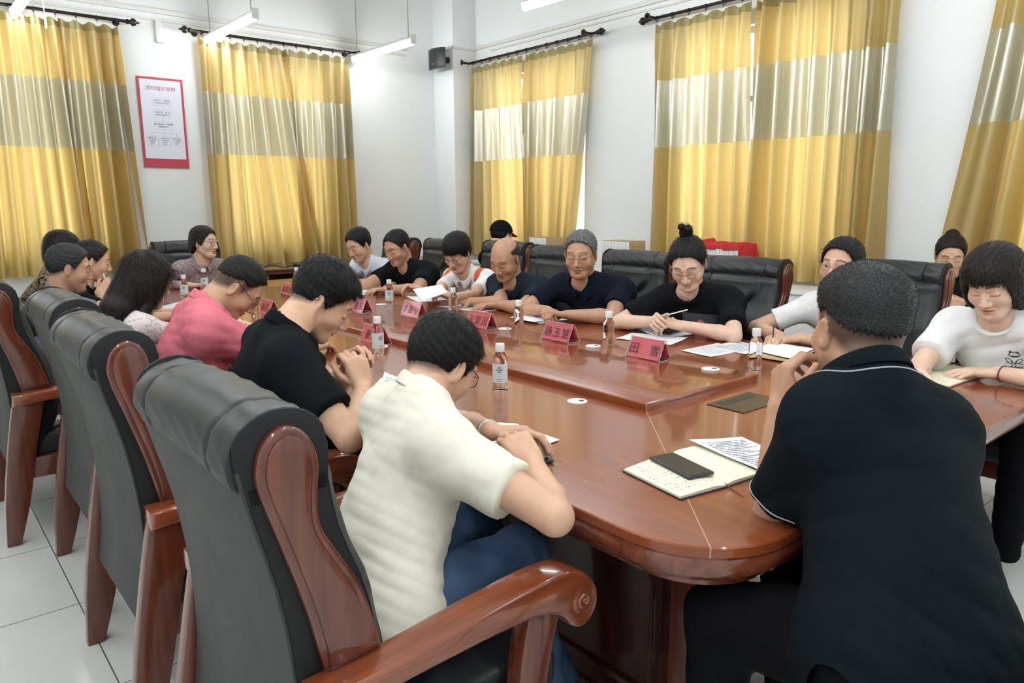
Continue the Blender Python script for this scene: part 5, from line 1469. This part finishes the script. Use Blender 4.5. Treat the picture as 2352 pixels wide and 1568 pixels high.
# ---- sheets of paper
def sheet(pts, label, z=TT, lift=None, lines=None, mat='paper', name='paper_sheet', cat='paper', curl=.004, group=None, seed=0, photo=True, thick=.0006):
    """pts: four corners in order (photo points met with the table plane, or room points)"""
    rnd = random.Random(seed+len(label))
    C4 = [np.array(at(p[0], p[1], 'z', z)) if photo else np.array(p, float) for p in pts]
    lf = lift or (0, 0, 0, 0); n = 12; V = []; F = []
    off = sum(C4)/4; off[2] = z
    ph = rnd.uniform(0, 6)
    for j in range(n+1):
        for i in range(n+1):
            u, v = i/n, j/n
            p = C4[0]*(1-u)*(1-v)+C4[1]*u*(1-v)+C4[2]*u*v+C4[3]*(1-u)*v
            h = lf[0]*(1-u)**2*(1-v)**2+lf[1]*u**2*(1-v)**2+lf[2]*u**2*v**2+lf[3]*(1-u)**2*v**2
            h += curl*(.5+.5*math.sin(3*u+2*v+ph))*(abs(u-.5)+abs(v-.5))
            V.append((p[0]-off[0], p[1]-off[1], p[2]-off[2]+.0008+h if photo else p[2]-off[2]+.0008))
    for j in range(n):
        for i in range(n): q = j*(n+1)+i; F.append((q, q+1, q+n+2, q+n+1))
    o = from_arrays(name, V, F, MT[mat]); o.location = tuple(off)
    m = o.modifiers.new('thickness', 'SOLIDIFY'); m.thickness = thick; m.offset = 1
    tag(o, label, cat, group)
    if lines:
        mb = MB(); nl, w0 = lines
        for k in range(nl):
            v = .12+.78*k/nl; u0, u1 = .10, (.9 if rnd.random() > .25 else rnd.uniform(.35, .8)); q = 8
            def P(u, v):
                fi, fj = u*n, v*n; i, j = min(int(fi), n-1), min(int(fj), n-1); a, b = fi-i, fj-j
                g = lambda i, j: np.array(V[j*(n+1)+i])
                return g(i, j)*(1-a)*(1-b)+g(i+1, j)*a*(1-b)+g(i, j+1)*(1-a)*b+g(i+1, j+1)*a*b+V3(0, 0, thick+.0004)
            for s in range(q*3):
                if rnd.random() < .15: continue
                ua, ub = u0+(u1-u0)*s/(3*q), u0+(u1-u0)*(s+.86)/(3*q)
                mb.quad(tuple(P(ua, v)), tuple(P(ub, v)), tuple(P(ub, v+w0)), tuple(P(ua, v+w0)))
        mb.build('printed_text', MT['grey_ink'], o, smooth=False)
    return o
def phone(c, az, label, z, l=.155, w=.074, body='phone_body'):
    r = empty('smartphone', (c[0], c[1], z), math.radians(az)); tag(r, label, 'phone')
    MB().box(-l/2, l/2, -w/2, w/2, 0, .0085, .0035, 3).build('phone_case', MT[body], r)
    MB().box(-l/2+.004, l/2-.004, -w/2+.004, w/2-.004, .0084, .0089, 0).build('phone_screen', MT['phone_glass'], r, smooth=False)
    return r
def notebook(quads, label, z=TT, cover='navy_cover', page='cream_paper', th=.012, writing=True, ribbon=None):
    """open notebook from photo points: left page (outer top, outer bottom, spine bottom, spine top) and right page"""
    (a, b, c, d), (e_, f_) = quads
    P = [np.array(at(p[0], p[1], 'z', z+th)) for p in (a, b, c, d, e_, f_)]
    off = sum(P)/6; off[2] = z
    r = empty('open_notebook', tuple(off)); tag(r, label, 'notebook')
    cv = MB()
    for q in ((P[0], P[1], P[2], P[3]), (P[3], P[2], P[4], P[5])):
        m = sum(q)/4; pts = [(float(m[0]+(p[0]-m[0])*1.025-off[0]), float(m[1]+(p[1]-m[1])*1.025-off[1])) for p in q]
        cv.prism(pts, .0005, .003, 'z')
    cv.build('cover', MT[cover], r)
    for q, nm in (((P[0], P[1], P[2], P[3]), 'page_block'), ((P[3], P[2], P[4], P[5]), 'page_block')):
        n = 14; V = []; F = []; sp_first = nm
        spine0 = q[3] if q[0] is P[0] else q[0]
        for lay in (0, 1):
            for j in range(2):
                for i in range(n+1):
                    u = i/n
                    top, bot = (q[0]*(1-u)+q[3]*u, q[1]*(1-u)+q[2]*u)
                    p = top if j == 0 else bot
                    s = (1-u) if q[0] is P[0] else u       # 0 at the spine
                    h = (th*(.55+.45*math.sin(min(1, s*3.2)*math.pi/2)) - .004*s) if lay else .003
                    V.append((p[0]-off[0], p[1]-off[1], h))
        m_ = n+1
        for i in range(n):
            F.append((2*m_+i, 2*m_+i+1, 3*m_+i+1, 3*m_+i)); F.append((i, m_+i, m_+i+1, i+1))
            F.append((i, i+1, 2*m_+i+1, 2*m_+i)); F.append((m_+i, 3*m_+i, 3*m_+i+1, m_+i+1))
        F.append((0, 2*m_, 3*m_, m_)); F.append((n, m_+n, 3*m_+n, 2*m_+n))
        po = from_arrays('page_block', V, F, MT[page], r, True, 40)
        if writing and q[0] is P[0]:
            rnd = random.Random(5); mb = MB()
            for k in range(13):
                v = .08+.84*k/13
                for s_ in range(16):
                    if rnd.random() < .3: continue
                    u0 = .08+.84*s_/16; u1 = u0+rnd.uniform(.02, .045)
                    def Q(u, v_):
                        s = 1-u; h = th*(.55+.45*math.sin(min(1, s*3.2)*math.pi/2))-.004*s+.0004; p = (q[0]*(1-u)+q[3]*u)*(1-v_)+(q[1]*(1-u)+q[2]*u)*v_; return (p[0]-off[0], p[1]-off[1], h)
                    w = rnd.uniform(.008, .02); mb.quad(Q(u0, v), Q(u1, v+rnd.uniform(-.01, .01)), Q(u1, v+w*.6), Q(u0, v+w*.6))
            mb.build('handwriting', MT['grey_ink'], po, smooth=False)
    if ribbon:
        R_ = [np.array(at(p[0], p[1], 'z', z+h))-off for p, h in ribbon]
        MB().tube([tuple(p) for p in R_], .0013, 5).build('ribbon', MT['red_cover'], r)
    return r
def pen(a, b, label, mat='plastic_white', r=.0034):
    a, b = np.array(a, float), np.array(b, float); o = empty('pen', tuple(a)); tag(o, label, 'pen')
    d = b-a
    MB().tube([tuple(d*.12), tuple(d)], r, 10).build('barrel', MT[mat], o); MB().tube([(0, 0, 0), tuple(d*.12)], [.0008, r*.8], 8).build('tip', MT['steel'], o)
    return o

# dark polo man's place
notebook((((1433, 1073), (1563, 1136), (1665, 1109), (1541, 1036)), ((1747, 1081), (1614, 1016))), 'open cream notebook with handwriting before the dark polo man', ribbon=[((1665, 1109), .012), ((1680, 1122), .002), ((1707, 1139), .002)])
pc_ = (at(1493, 1053, 'z', .775)+at(1542, 1041, 'z', .775)+at(1638, 1085, 'z', .775)+at(1588, 1104, 'z', .775))/4
pd_ = at(1565, 1094, 'z', .775)-at(1518, 1047, 'z', .775)
_e0 = (at(1493, 1053, 'z', .775)+at(1542, 1041, 'z', .775))/2; _e1 = (at(1638, 1085, 'z', .775)+at(1588, 1104, 'z', .775))/2; _d = _e1-_e0
phone(pc_, math.degrees(math.atan2(_d[1], _d[0])), 'black smartphone lying on the open cream notebook', TT+.0125, .158, .076)
sheet([(1582, 1016), (1703, 1003), (1840, 1062), (1748, 1082)], 'printed sheet lying on the right page of the cream notebook', z=TT+.013, lift=(.004, .0, 0, 0), lines=(16, .018))
# cream shirt man's place
sheet([(1140, 972), (1186, 974), (1286, 1013), (1195, 1040)], 'white folded sheet under the hands of the cream shirt man', lift=(0, 0, .004, 0))
sheet([(1060, 1000), (1130, 985), (1235, 1040), (1170, 1062)], 'white printed sheet lying under the left hand of the cream shirt man', z=TT+.0006, lines=(10, .02))
phone(at(1225, 1043, 'z', TT+.002)[:2], 62, 'dark smartphone under the fingers of the cream shirt man', TT+.002, .15, .072)
# black T-shirt man's place
notebook((((845, 905), (878, 938), (905, 900), (868, 872)), ((935, 880), (893, 855))), 'open notebook under the printed sheets of the black T-shirt man', writing=False, th=.012)
sheet([(884, 866), (952, 874), (930, 950), (852, 930)], 'printed sheet with dense text before the black T-shirt man', z=TT+.013, lift=(.02, .004, 0, 0), lines=(18, .016))
phone(at(752, 832, 'z', .90)[:2], 40, 'phone held upright near the clasped hands of the black T-shirt man', .86, .12, .07) if False else None
# pink polo man's place
sheet([(536, 740), (552, 733), (572, 760), (548, 772)], 'small white sheet beneath the face of the pink shirt man')
sheet([(545, 762), (600, 752), (612, 792), (560, 800)], 'white sheet at the elbow of the pink shirt man', lines=(8, .02))
# long-haired woman's place
sheet([(362, 705), (418, 692), (436, 702), (380, 718)], 'upper white sheet beside the face of the long-haired woman', z=TT+.004, lines=(6, .03))
sheet([(352, 712), (412, 704), (430, 716), (365, 728)], 'lower white sheet beside the face of the long-haired woman')
sheet([(245, 682), (296, 676), (300, 694), (250, 702)], 'white sheet behind the headrest, before the blue-grey shirt man')
# mauve woman
sheet([(480, 668), (520, 662), (530, 670), (492, 676)], 'white sheet in front of the mauve shirt woman')
# pale blue shirt and black polo
sheet([(770, 662), (812, 655), (835, 662), (795, 671)], 'white sheet under the hands of the pale blue shirt man', lines=(7, .03))
notebook((((805, 664), (836, 676), (868, 670), (835, 659)), ((893, 663), (862, 655))), 'black-covered folder with open white pages before the black polo man', cover='navy_cover', page='paper', writing=False, th=.010)
pw = CAST['bp']['wrists'][1]; pen(pw+V3(-.09, .03, -.03), pw+V3(-.06, .06, .09), 'dark pen upright in the hand of the black polo man', 'black_plastic')
# orange-shoulder woman: the held sheet and the flat one
W0, W1 = CAST['or']['wrists']
hp_ = [dp(948, 664, 4.62), dp(1014, 653, 4.52), dp(1028, 671, 4.40), dp(967, 693, 4.45)]
sheet(hp_, 'white sheet held up at a slant by the orange-shouldered woman', photo=False, z=.80)
sheet([(914, 670), (968, 662), (1030, 690), (960, 694)], 'white sheet flat on the table under the held sheet')
# bald man
sheet([(1005, 704), (1080, 700), (1170, 709), (1106, 717)], 'white sheet under the right hand of the bald man', lines=(8, .02))
sheet([(1035, 700), (1090, 694), (1118, 702), (1060, 710)], 'printed sheet with a dark picture between the hands of the bald man', z=TT+.001, lines=(9, .03))
# grey-haired man
notebook((((1178, 728), (1242, 741), (1270, 736), (1205, 724)), ((1304, 732), (1240, 720))), 'dark-covered notebook with white pages under the hands of the grey-haired man', page='paper', writing=False, th=.008)
sheet([(1172, 729), (1205, 722), (1262, 736), (1225, 741)], 'white sheet over the dark notebook, before the grey-haired man', z=TT+.009)
# bun woman
sheet([(1412, 752), (1448, 742), (1532, 750), (1500, 764)], 'white sheet left of the hands of the bun woman', lines=(7, .02))
sheet([(1442, 752), (1540, 748), (1592, 768), (1520, 777)], 'curled white sheet under the phone of the bun woman', z=TT+.003, lift=(.02, 0, 0, 0), lines=(9, .02))
sheet([(1414, 778), (1452, 764), (1582, 776), (1540, 792)], 'lower white sheet in front of the bun woman, behind her name card', z=TT+.001)
phone(at(1538, 762, 'z', TT+.006)[:2], 12, 'brown-screened smartphone on the sheets of the bun woman', TT+.007, .15, .075)
pw = CAST['bun']['wrists'][1]; pen(pw+V3(-.02, -.03, .03), pw+V3(.10, -.10, .06), 'white pen in the hand of the bun woman')
# woman with glasses in white
sheet([(1564, 806), (1650, 788), (1700, 806), (1632, 821)], 'white sheet farthest left before the woman with glasses', lines=(8, .02))
sheet([(1628, 796), (1690, 783), (1762, 800), (1712, 814)], 'white sheet with a printed picture, middle of the three by the bottle', z=TT+.001, lines=(9, .03))
for i in range(3):
    sheet([(1722-3*i, 812+2*i), (1790, 794), (1872, 806), (1822, 836-i)], ['kraft folder at the bottom of the paper stack by the nearest right bottle', 'second kraft folder of the paper stack by the nearest right bottle', 'thin brown folder just under the top sheet by the nearest right bottle'][i], z=TT+.003*i, mat='kraft', name='paper_folder', cat='folder', thick=.002)
sheet([(1722, 802), (1778, 788), (1872, 800), (1818, 826)], 'top white sheet of the paper stack by the nearest right bottle', z=TT+.012, lift=(0, .004, 0, 0))
pw = CAST['wg']['wrists'][1]; pen(pw+V3(-.09, -.02, .00), pw+V3(-.02, .02, .05), 'black pen in the hand of the woman with glasses', 'black_plastic')
# white T-shirt woman
notebook((((2118, 842), (2190, 872), (2278, 888), (2195, 848)), ((2300, 872), (2232, 838))), 'open book with a maroon cover under the hand of the white T-shirt woman', cover='red_cover', writing=False, th=.012) if False else None
notebook((((2090, 858), (2205, 872), (2220, 858), (2125, 842)), ((2292, 872), (2190, 842))), 'open book with a maroon cover under the hand of the white T-shirt woman', cover='red_cover', writing=False, th=.012) if False else None
notebook((((2085, 862), (2180, 884), (2232, 866), (2120, 842)), ((2296, 852), (2190, 836))), 'open book with a maroon cover under the hand of the white T-shirt woman', cover='red_cover', writing=False, th=.011)
# woman in profile: pen
pw = CAST['prof']['wrists'][1]; pen(pw+V3(.05, .01, .03), pw+V3(.04, .03, .12), 'white pen held up by the dark-haired woman in profile')
# items on the seat of the left chair
pb = MB().box(-.045, .045, -.022, .022, 0, .03, .010, 3).build('small_white_box', MT['plastic_white']); pb.location = (.53-.09, 3.62+.06, .456); pb.rotation_euler = (0, 0, .9); tag(pb, 'small white object with dark marks on the seat at the left, nearer one', 'small object')
MB().box(-.030, .012, -.0225, .0225, .004, .0302, .004).build('dark_mark', MT['ink'], pb)
pb2 = MB().box(-.035, .035, -.022, .022, 0, .03, .010, 3).build('small_white_box', MT['plastic_white']); pb2.location = (.50-.02, 3.62+.13, .456); pb2.rotation_euler = (0, 0, 1.3); tag(pb2, 'small plain white object on the seat at the left, farther one', 'small object')

# ---- worn things
def ring_on(cpt, axis, rad, tube, name, mat, root, off, n=22, flatten=1.0, extra=None):
    ax_ = unit(axis); u = unit(np.cross(ax_, (0.1, .2, 1))); w = np.cross(ax_, u); mb = MB()
    mb.tube([tuple(np.array(cpt)+(u*math.cos(2*math.pi*i/n)+w*math.sin(2*math.pi*i/n)*flatten)*rad-off) for i in range(n+1)], tube, 6, cap=False)
    if extra: c_ = np.array(cpt)-off+extra*(rad+.002); mb.lathe([(.017, -.004), (.018, 0), (.017, .004)], tuple(c_), 18, 'z')
    return mb.build(name, mat, root)
q = CAST['cream']; W_, E_ = q['wrists'][0], q['elbows'][0]; u_ = unit(E_-W_)
ring_on(W_+u_*.02, u_, .0275, .0034, 'wristwatch', MT['steel'], q['root'], q['off'])
q = CAST['wr']; W_, E_ = q['wrists'][0], q['elbows'][0]; u_ = unit(E_-W_)
ring_on(W_+u_*.02, u_, .0285, .0032, 'red_bracelet', MT['red_cover'], q['root'], q['off'])

# ---- prints and trims on shirts, laid onto the cloth
from mathutils.bvhtree import BVHTree
def bvh(q): v, f = q['shirt']; return BVHTree.FromPolygons([tuple(p) for p in v], [tuple(int(k) for k in g) for g in f])
def patch(q, origin, ex, ey, dirn, w, h, name, mat, mask=None, n=16, lift=.0025):
    T = bvh(q); V = []; idx = {}; F = []
    for j in range(n+1):
        for i in range(n+1):
            p = Vector(origin)+Vector(ex)*((i/n-.5)*w)+Vector(ey)*((j/n-.5)*h)
            hit = T.ray_cast(p, Vector(dirn), .5)
            if hit[0] is None or (mask and not mask(i/n, j/n)): continue
            idx[(i, j)] = len(V); V.append(tuple(np.array(hit[0])-np.array(dirn)*lift-q['off']))
    for j in range(n):
        for i in range(n):
            k = [(i, j), (i+1, j), (i+1, j+1), (i, j+1)]
            if all(t in idx for t in k): F.append(tuple(idx[t] for t in k))
    if F: return from_arrays(name, V, F, mat, q['root'])
def drawn(q, origin, ex, ey, dirn, strokes, r, name, mat, parent=None):
    T = bvh(q); mb = MB(); ok = False
    for st in strokes:
        P = []
        for (a, b) in st:
            p = Vector(origin)+Vector(ex)*a+Vector(ey)*b; hit = T.ray_cast(p, Vector(dirn), .5)
            if hit[0] is None: continue
            P.append(tuple(np.array(hit[0])-np.array(dirn)*.001-q['off']))
        if len(P) > 2: mb.tube(P, r, 5); ok = True
    if ok: return mb.build(name, mat, parent or q['root'])
MT['print_grey'] = simple('grey_shirt_print', (0.045, 0.048, 0.052), .8); MT['print_pink'] = simple('pink_shirt_print', (0.55, 0.22, 0.25), .8)
for m_ in ('print_grey', 'print_pink'):
    pass
def front_frame(q):
    f = q['fr']; f = unit(f*V3(1, 1, 0)); r = np.cross(f, (0, 0, 1)); return f, r
q = CAST['bun']; T_ = at(1605, 708, 'x', 2.85); ex_ = unit(CR*1.0); dr_ = unit(T_-ORG); ey_ = np.cross(ex_, dr_); ey_ = ey_ if ey_[2] > 0 else -ey_
f_, r_ = front_frame(q); c_ = q['chest']
g_ = patch(q, c_+f_*.28-V3(0, 0, .03), r_, (0, 0, 1), -f_, .20, .13, 'shirt_print', MT['print_grey'])
if g_: patch(q, c_+f_*.28-V3(0, 0, .04), r_, (0, 0, 1), -f_, .075, .09, 'shirt_print', MT['print_pink'], mask=lambda u, v: (u-.5)**2*4+(v-.3)**2*1.8 < .9, lift=.004)
# looped-knot emblem and little panda of the white T-shirt
q = CAST['wr']; f_, r_ = front_frame(q); o_ = q['chest']+f_*.30-r_*.068-V3(0, 0, .012)
st = []
for sx in (-1, 1):
    for sy in (-1, 1):
        st.append([(sx*(.014+.011*math.cos(a)+.004*math.sin(a)), sy*(.016+.009*math.sin(a)+.004*math.cos(a))) for a in lin(0, 2*math.pi, 17)])
        st.append([(sx*(.004+.005*t), sy*(.002+.018*t*t)) for t in lin(0, 1, 6)]); st.append([(sx*(.003+.024*t), sy*(.004+.004*math.sin(3*t))) for t in lin(0, 1, 6)])
em_ = drawn(q, o_, r_, (0, 0, 1), -f_, st, .0012, 'shirt_emblem', MT['ink'])
if em_:
    drawn(q, o_+V3(0, 0, .042), r_, (0, 0, 1), -f_, [[(.016*math.cos(a), .010*math.sin(a)) for a in lin(0, 2*math.pi, 15)], [(.012+.003*math.cos(a), .010+.003*math.sin(a)) for a in lin(0, 2*math.pi, 9)], [(-.010+.003*math.cos(a), .010+.003*math.sin(a)) for a in lin(0, 2*math.pi, 9)], [(-.012+.02*t, -.006) for t in lin(0, 1, 6)]], .0014, 'shirt_emblem', MT['ink'])

def cuff(q, arm, t_, name, mat, back=.003):
    T = bvh(q); S_ = (q['SL'], q['SR'])[arm]; E_ = q['elbows'][arm]; u_ = unit(E_-S_); c_ = S_+(E_-S_)*t_-u_*back
    a_ = unit(np.cross(u_, (.1, .2, 1))); b_ = np.cross(u_, a_); P_ = []
    for k_ in range(37):
        d_ = a_*math.cos(k_*math.pi/18)+b_*math.sin(k_*math.pi/18); hit = T.ray_cast(Vector(c_), Vector(d_), .12)
        if hit[0] is not None: P_.append(tuple(np.array(hit[0])+d_*.0006-q['off']))
    if len(P_) > 10: MB().tube(P_, .0016, 5, cap=False).build(name, mat, q['root'])
cuff(CAST['dark'], 0, .74, 'sleeve_piping', MT['piping'])
q = CAST['dark']; T = bvh(q); P_ = []
for k_ in range(31):
    p_ = q['ringp'](math.radians(75+210*k_/30), q['R0']+.027, -.014); hit = T.find_nearest(Vector(p_))
    if hit[0] is not None: P_.append(tuple(np.array(hit[0])+np.array(hit[1])*.0006*(1 if np.dot(hit[1], q['spine']) > 0 else -1)-q['off']))
MB().tube(P_, .0018, 5).build('collar_piping', MT['piping'], q['root'])

# ---- desk at the far wall
dk = empty('side_desk', (3.85, 7.27, 0)); tag(dk, 'dark wooden desk against the far wall, under the curtain hem', 'desk')
DXA, DXB = 2.74-3.85, 4.95-3.85
MB().box(DXA, DXB, -.30, .28, .765, .80, .006).box(DXA+.01, DXB-.01, -.29, .27, .745, .765, .004).build('desk_top', MT['desk_wood'], dk)
MB().box(DXA+.05, DXB-.05, .20, .22, .10, .745).box(DXA+.05, DXA+.08, -.25, .22, 0, .745, .004).box(DXB-.08, DXB-.05, -.25, .22, 0, .745, .004).box(-.02, .02, -.25, .22, 0, .745).build('desk_body', MT['desk_wood'], dk)
DZ = .80
m_ = empty('microphone', tuple(at(690, 612, 'z', DZ))); tag(m_, 'black gooseneck microphone with an orange ring on the far desk', 'microphone')
MB().box(-.06, .06, -.05, .05, 0, .035, .012, 3).build('base', MT['black_plastic'], m_)
MB().tube([(0, 0, .03), (.03, -.01, .055), (.08, -.02, .075), (.11, -.03, .088)], .006, 8).build('gooseneck', MT['dark_metal'], m_)
MB().tube([(.108, -.03, .087), (.122, -.033, .092)], .016, 12).build('ring', simple('orange_ring', (.9, .25, .12), .4), m_)
MB().tube([(.122, -.033, .092), (.20, -.055, .118)], .0155, 12).build('head', MT['black_plastic'], m_)
bt = empty('drink_bottle', tuple(at(744, 607, 'z', DZ))); tag(bt, 'small drink bottle with a red cap and red label on the far desk', 'bottle')
MB().lathe([(.026, 0), (.028, .004), (.028, .04), (.026, .06), (.027, .075), (.018, .105), (.011, .118)], seg=20).build('body', MT['bottle'], bt, sharp=60)
MB().lathe([(.0284, .012), (.0286, .013), (.0286, .045), (.0284, .046)], seg=20).build('label', MT['card_red'], bt)
MB().lathe([(.0125, .116), (.013, .118), (.013, .134), (.012, .136)], seg=16).build('cap', MT['card_red'], bt)
cbp = [at(*p, 'z', DZ+.006) for p in ((605, 614), (618, 608), (636, 611), (655, 614), (672, 610), (688, 606), (700, 612), (708, 622), (726, 622))]
cb = MB().tube([tuple(p-cbp[0]) for p in cbp], .005, 6).build('cable', MT['black_plastic']); cb.location = tuple(cbp[0]); tag(cb, 'black cable lying along the front of the far desk', 'cable')
# gathered curtain hem lying on the desk corner
# ---- long cabinets along the right wall with archive boxes
for i, (y0, y1, lab) in enumerate(((4.30, 7.05, 'white-topped low cabinet by the pillar window, behind the bald man'), (2.55, 4.22, 'white-topped low cabinet under the red cloth, behind the bun woman'))):
    cbn = empty('low_cabinet', (5.40, (y0+y1)/2, 0)); tag(cbn, lab, 'cabinet'); h = (y1-y0)/2
    MB().box(-.24, .24, -h, h, .735, .76, .004).build('cabinet_top', MT['plastic_white'], cbn)
    MB().box(-.22, .23, -h+.01, h-.01, 0, .735).build('body', MT['wall'], cbn, smooth=False)
    nd = 4
    for k_ in range(nd):
        a_ = -h+.02+(2*h-.04)*k_/nd; d_ = MB().box(-.236, -.221, a_+.006, a_+(2*h-.04)/nd-.006, .06, .71, .003).build('door', MT['plastic_white'], cbn)
        MB().box(-.246, -.236, a_+.03, a_+.04, .40, .50, .002).build('handle', MT['steel'], d_)
def make_box():
    r = empty('archive_box')
    MB().box(-.115, .115, -.021, .021, 0, .31, .002).build('box_body', MT['kraft'], r, smooth=False)
    s_ = MB().box(-.1165, -.115, -.0195, .0195, .004, .306).build('spine', MT['paper'], r, smooth=False)
    mb = MB()
    for z0, z1, w in ((.03, .045, .010), (.06, .075, .010), (.10, .26, .0015)): mb.box(-.1172, -.1164, -w, w, z0, z1)
    mb.build('spine_print', MT['grey_ink'], s_, smooth=False)
    f2 = MB(); f2.box(-.07, .07, -.0215, -.021, .20, .202).box(-.07, .07, -.0215, -.021, .26, .262).box(-.07, -.068, -.0215, -.021, .20, .262).box(.068, .07, -.0215, -.021, .20, .262).box(-.05, .05, -.0216, -.021, .12, .15)
    f2.build('side_print', MT['ink'], r, smooth=False)
    return r
bx0 = make_box(); first = True
for gi, (ya, n_, lab, grp, x_) in enumerate(((5.66, 6, 'white-spined archive box by the boy in the cap', 'archive boxes behind the boy in the cap', 5.32), (4.52, 8, 'white-spined archive box behind the grey-haired man', 'archive boxes behind the grey-haired man', 5.30), (3.38, 9, 'white-spined archive box under the red cloth', 'archive boxes under the red cloth', 5.30))):
    for i in range(n_):
        o = bx0 if first else copy_tree(bx0); first = False
        o.location = (x_, ya+.0435*i, .76)
        ordw = ['nearest', 'second', 'third', 'fourth', 'fifth', 'sixth', 'seventh', 'eighth', 'ninth'][i]
        tag(o, (ordw+' from the camera' if i else 'kraft-sided, nearest')+' '+lab, 'archive box', grp)
# loose pair lying low beside the second row
# red cloth over the third row
V = []; F = []; na, nb = 40, 30
def drape(u, v):
    y = 3.30+.52*v; s = u
    # profile over the boxes: front lip, top, rear drop
    L = [(-.13, -.035), (-.125, 0.0), (-.10, .012), (.10, .012), (.135, 0), (.15, -.12), (.16, -.30)]
    t = s*(len(L)-1); i = min(int(t), len(L)-2); f = t-i; x = L[i][0]*(1-f)+L[i+1][0]*f; z = L[i][1]*(1-f)+L[i+1][1]*f
    side = max(0, (.10-v)/.10); z2 = z-side**1.2*.30 if v < .10 else z
    z2 += .006*math.sin(17*v+9*u)+.004*math.sin(31*v-12*u)+.03*math.exp(-((v-.88)/.03)**2)
    y2 = y if v >= .10 else 3.352-.012-.02*side*(1+math.sin(20*u))
    return (5.30+x, y2, 1.072+.006+z2)
for j in range(nb+1):
    for i in range(na+1): V.append(drape(i/na, j/nb))
for j in range(nb):
    for i in range(na): q_ = j*(na+1)+i; F.append((q_, q_+1, q_+na+2, q_+na+1))
ro = from_arrays('red_cloth', V, F, MT['red_cloth']); m_ = ro.modifiers.new('t', 'SOLIDIFY'); m_.thickness = .002; tag(ro, 'red cloth draped over the archive boxes, behind the bun woman', 'cloth')

# ---- wall poster
po = empty('wall_poster', (2.175, YW-.006, 2.19)); tag(po, 'red-framed white organisation chart on the far wall, between the curtains', 'poster')
MT['poster_red'] = simple('poster_red', (0.42, 0.035, 0.06), 0.4); MT['poster_white'] = simple('poster_white', (0.68, 0.70, 0.78), 0.35)
PW_, PH_ = .206, .418
MB().box(-PW_, PW_, -.006, .004, -PH_, PH_, .001).build('board', MT['poster_red'], po, smooth=False)
MB().box(-PW_+.022, PW_-.022, -.0075, -.006, -PH_+.085, PH_-.022).build('white_field', MT['poster_white'], po, smooth=False)
def on_poster(u, v): return Matrix(((1, 0, 0, u), (0, 0, -1, -.0080), (0, 1, 0, v), (0, 0, 0, 1)))
text_mesh('团校组织架构', .044, MT['red_ink'], po, 'poster_title', on_poster(0, .315), spacing=1.05)
def pbox(u, v, w, h, lines, sz):
    mb = MB(); t_ = .0012
    for a0, a1, c0, c1 in ((u-w, u+w, v+h-t_, v+h), (u-w, u+w, v-h, v-h+t_), (u-w, u-w+t_, v-h, v+h), (u+w-t_, u+w, v-h, v+h)): mb.box(a0, a1, -.0082, -.0075, c0, c1)
    b_ = mb.build('chart_box', MT['grey_ink'], po, smooth=False)
    for k_, tx in enumerate(lines): text_mesh(tx, sz, MT['ink'], b_, 'chart_text', on_poster(u, v+(len(lines)-1)*sz*.62-k_*sz*1.24))
pbox(0, .195, .084, .036, ('主任中心 · 徐雪梅', '学校党总支书记'), .019)
pbox(0, .085, .084, .036, ('团校校长 · 曹 宏', '主管校团委书记'), .019)
pbox(0, -.025, .084, .036, ('团校副校长 · 杨晓慧', '团委负责人'), .019)
for u in (-.112, 0, .112): pbox(u, -.170, .052, .042, ('团校办公室', '学习宣传部', '组织部', '负责人'), .0145)
for grp_ in (((-.001, .001, .121, .159),), ((-.001, .001, .011, .049),), ((-.001, .001, -.128, -.061), (-.112, .112, -.092, -.090), (-.113, -.111, -.128, -.090), (.111, .113, -.128, -.090))):
    mb = MB()
    for a0, a1, c0, c1 in grp_: mb.box(a0, a1, -.0082, -.0075, c0, c1)
    mb.build('chart_line', MT['grey_ink'], po, smooth=False)

# ---- plain chair of the dark polo man
sc = empty('side_chair', (1.42, .36, 0), math.radians(-6)); tag(sc, 'plain black chair under the dark polo man at the lower right corner', 'chair')
MB().box(-.22, .22, -.22, .20, .40, .445, .02, 3).build('seat', MT['leather'], sc)
MB().box(-.21, .21, -.262, -.225, .50, .80, .015, 3).build('backrest', MT['leather'], sc)
for sx in (-1, 1):
    MB().tube([(sx*.20, -.215, .42), (sx*.20, -.235, .60), (sx*.20, -.24, .76)], .011, 8).build('back_post', MT['dark_metal'], sc)
    for sy in (-1, 1): MB().tube([(sx*.19, sy*.18, .41), (sx*.205, sy*.195, 0)], .012, 8).build('leg', MT['dark_metal'], sc)

for loc_, rz_, lab_ in (((5.24, 1.85, 0), 1.75, 'plain dark chair under the woman by the right wall'), ((4.27, 5.30, 0), -1.57, 'plain dark chair under the person in the black cap')):
    c_ = copy_tree(sc); c_.location = loc_; c_.rotation_euler = (0, 0, rz_); tag(c_, lab_, 'chair')
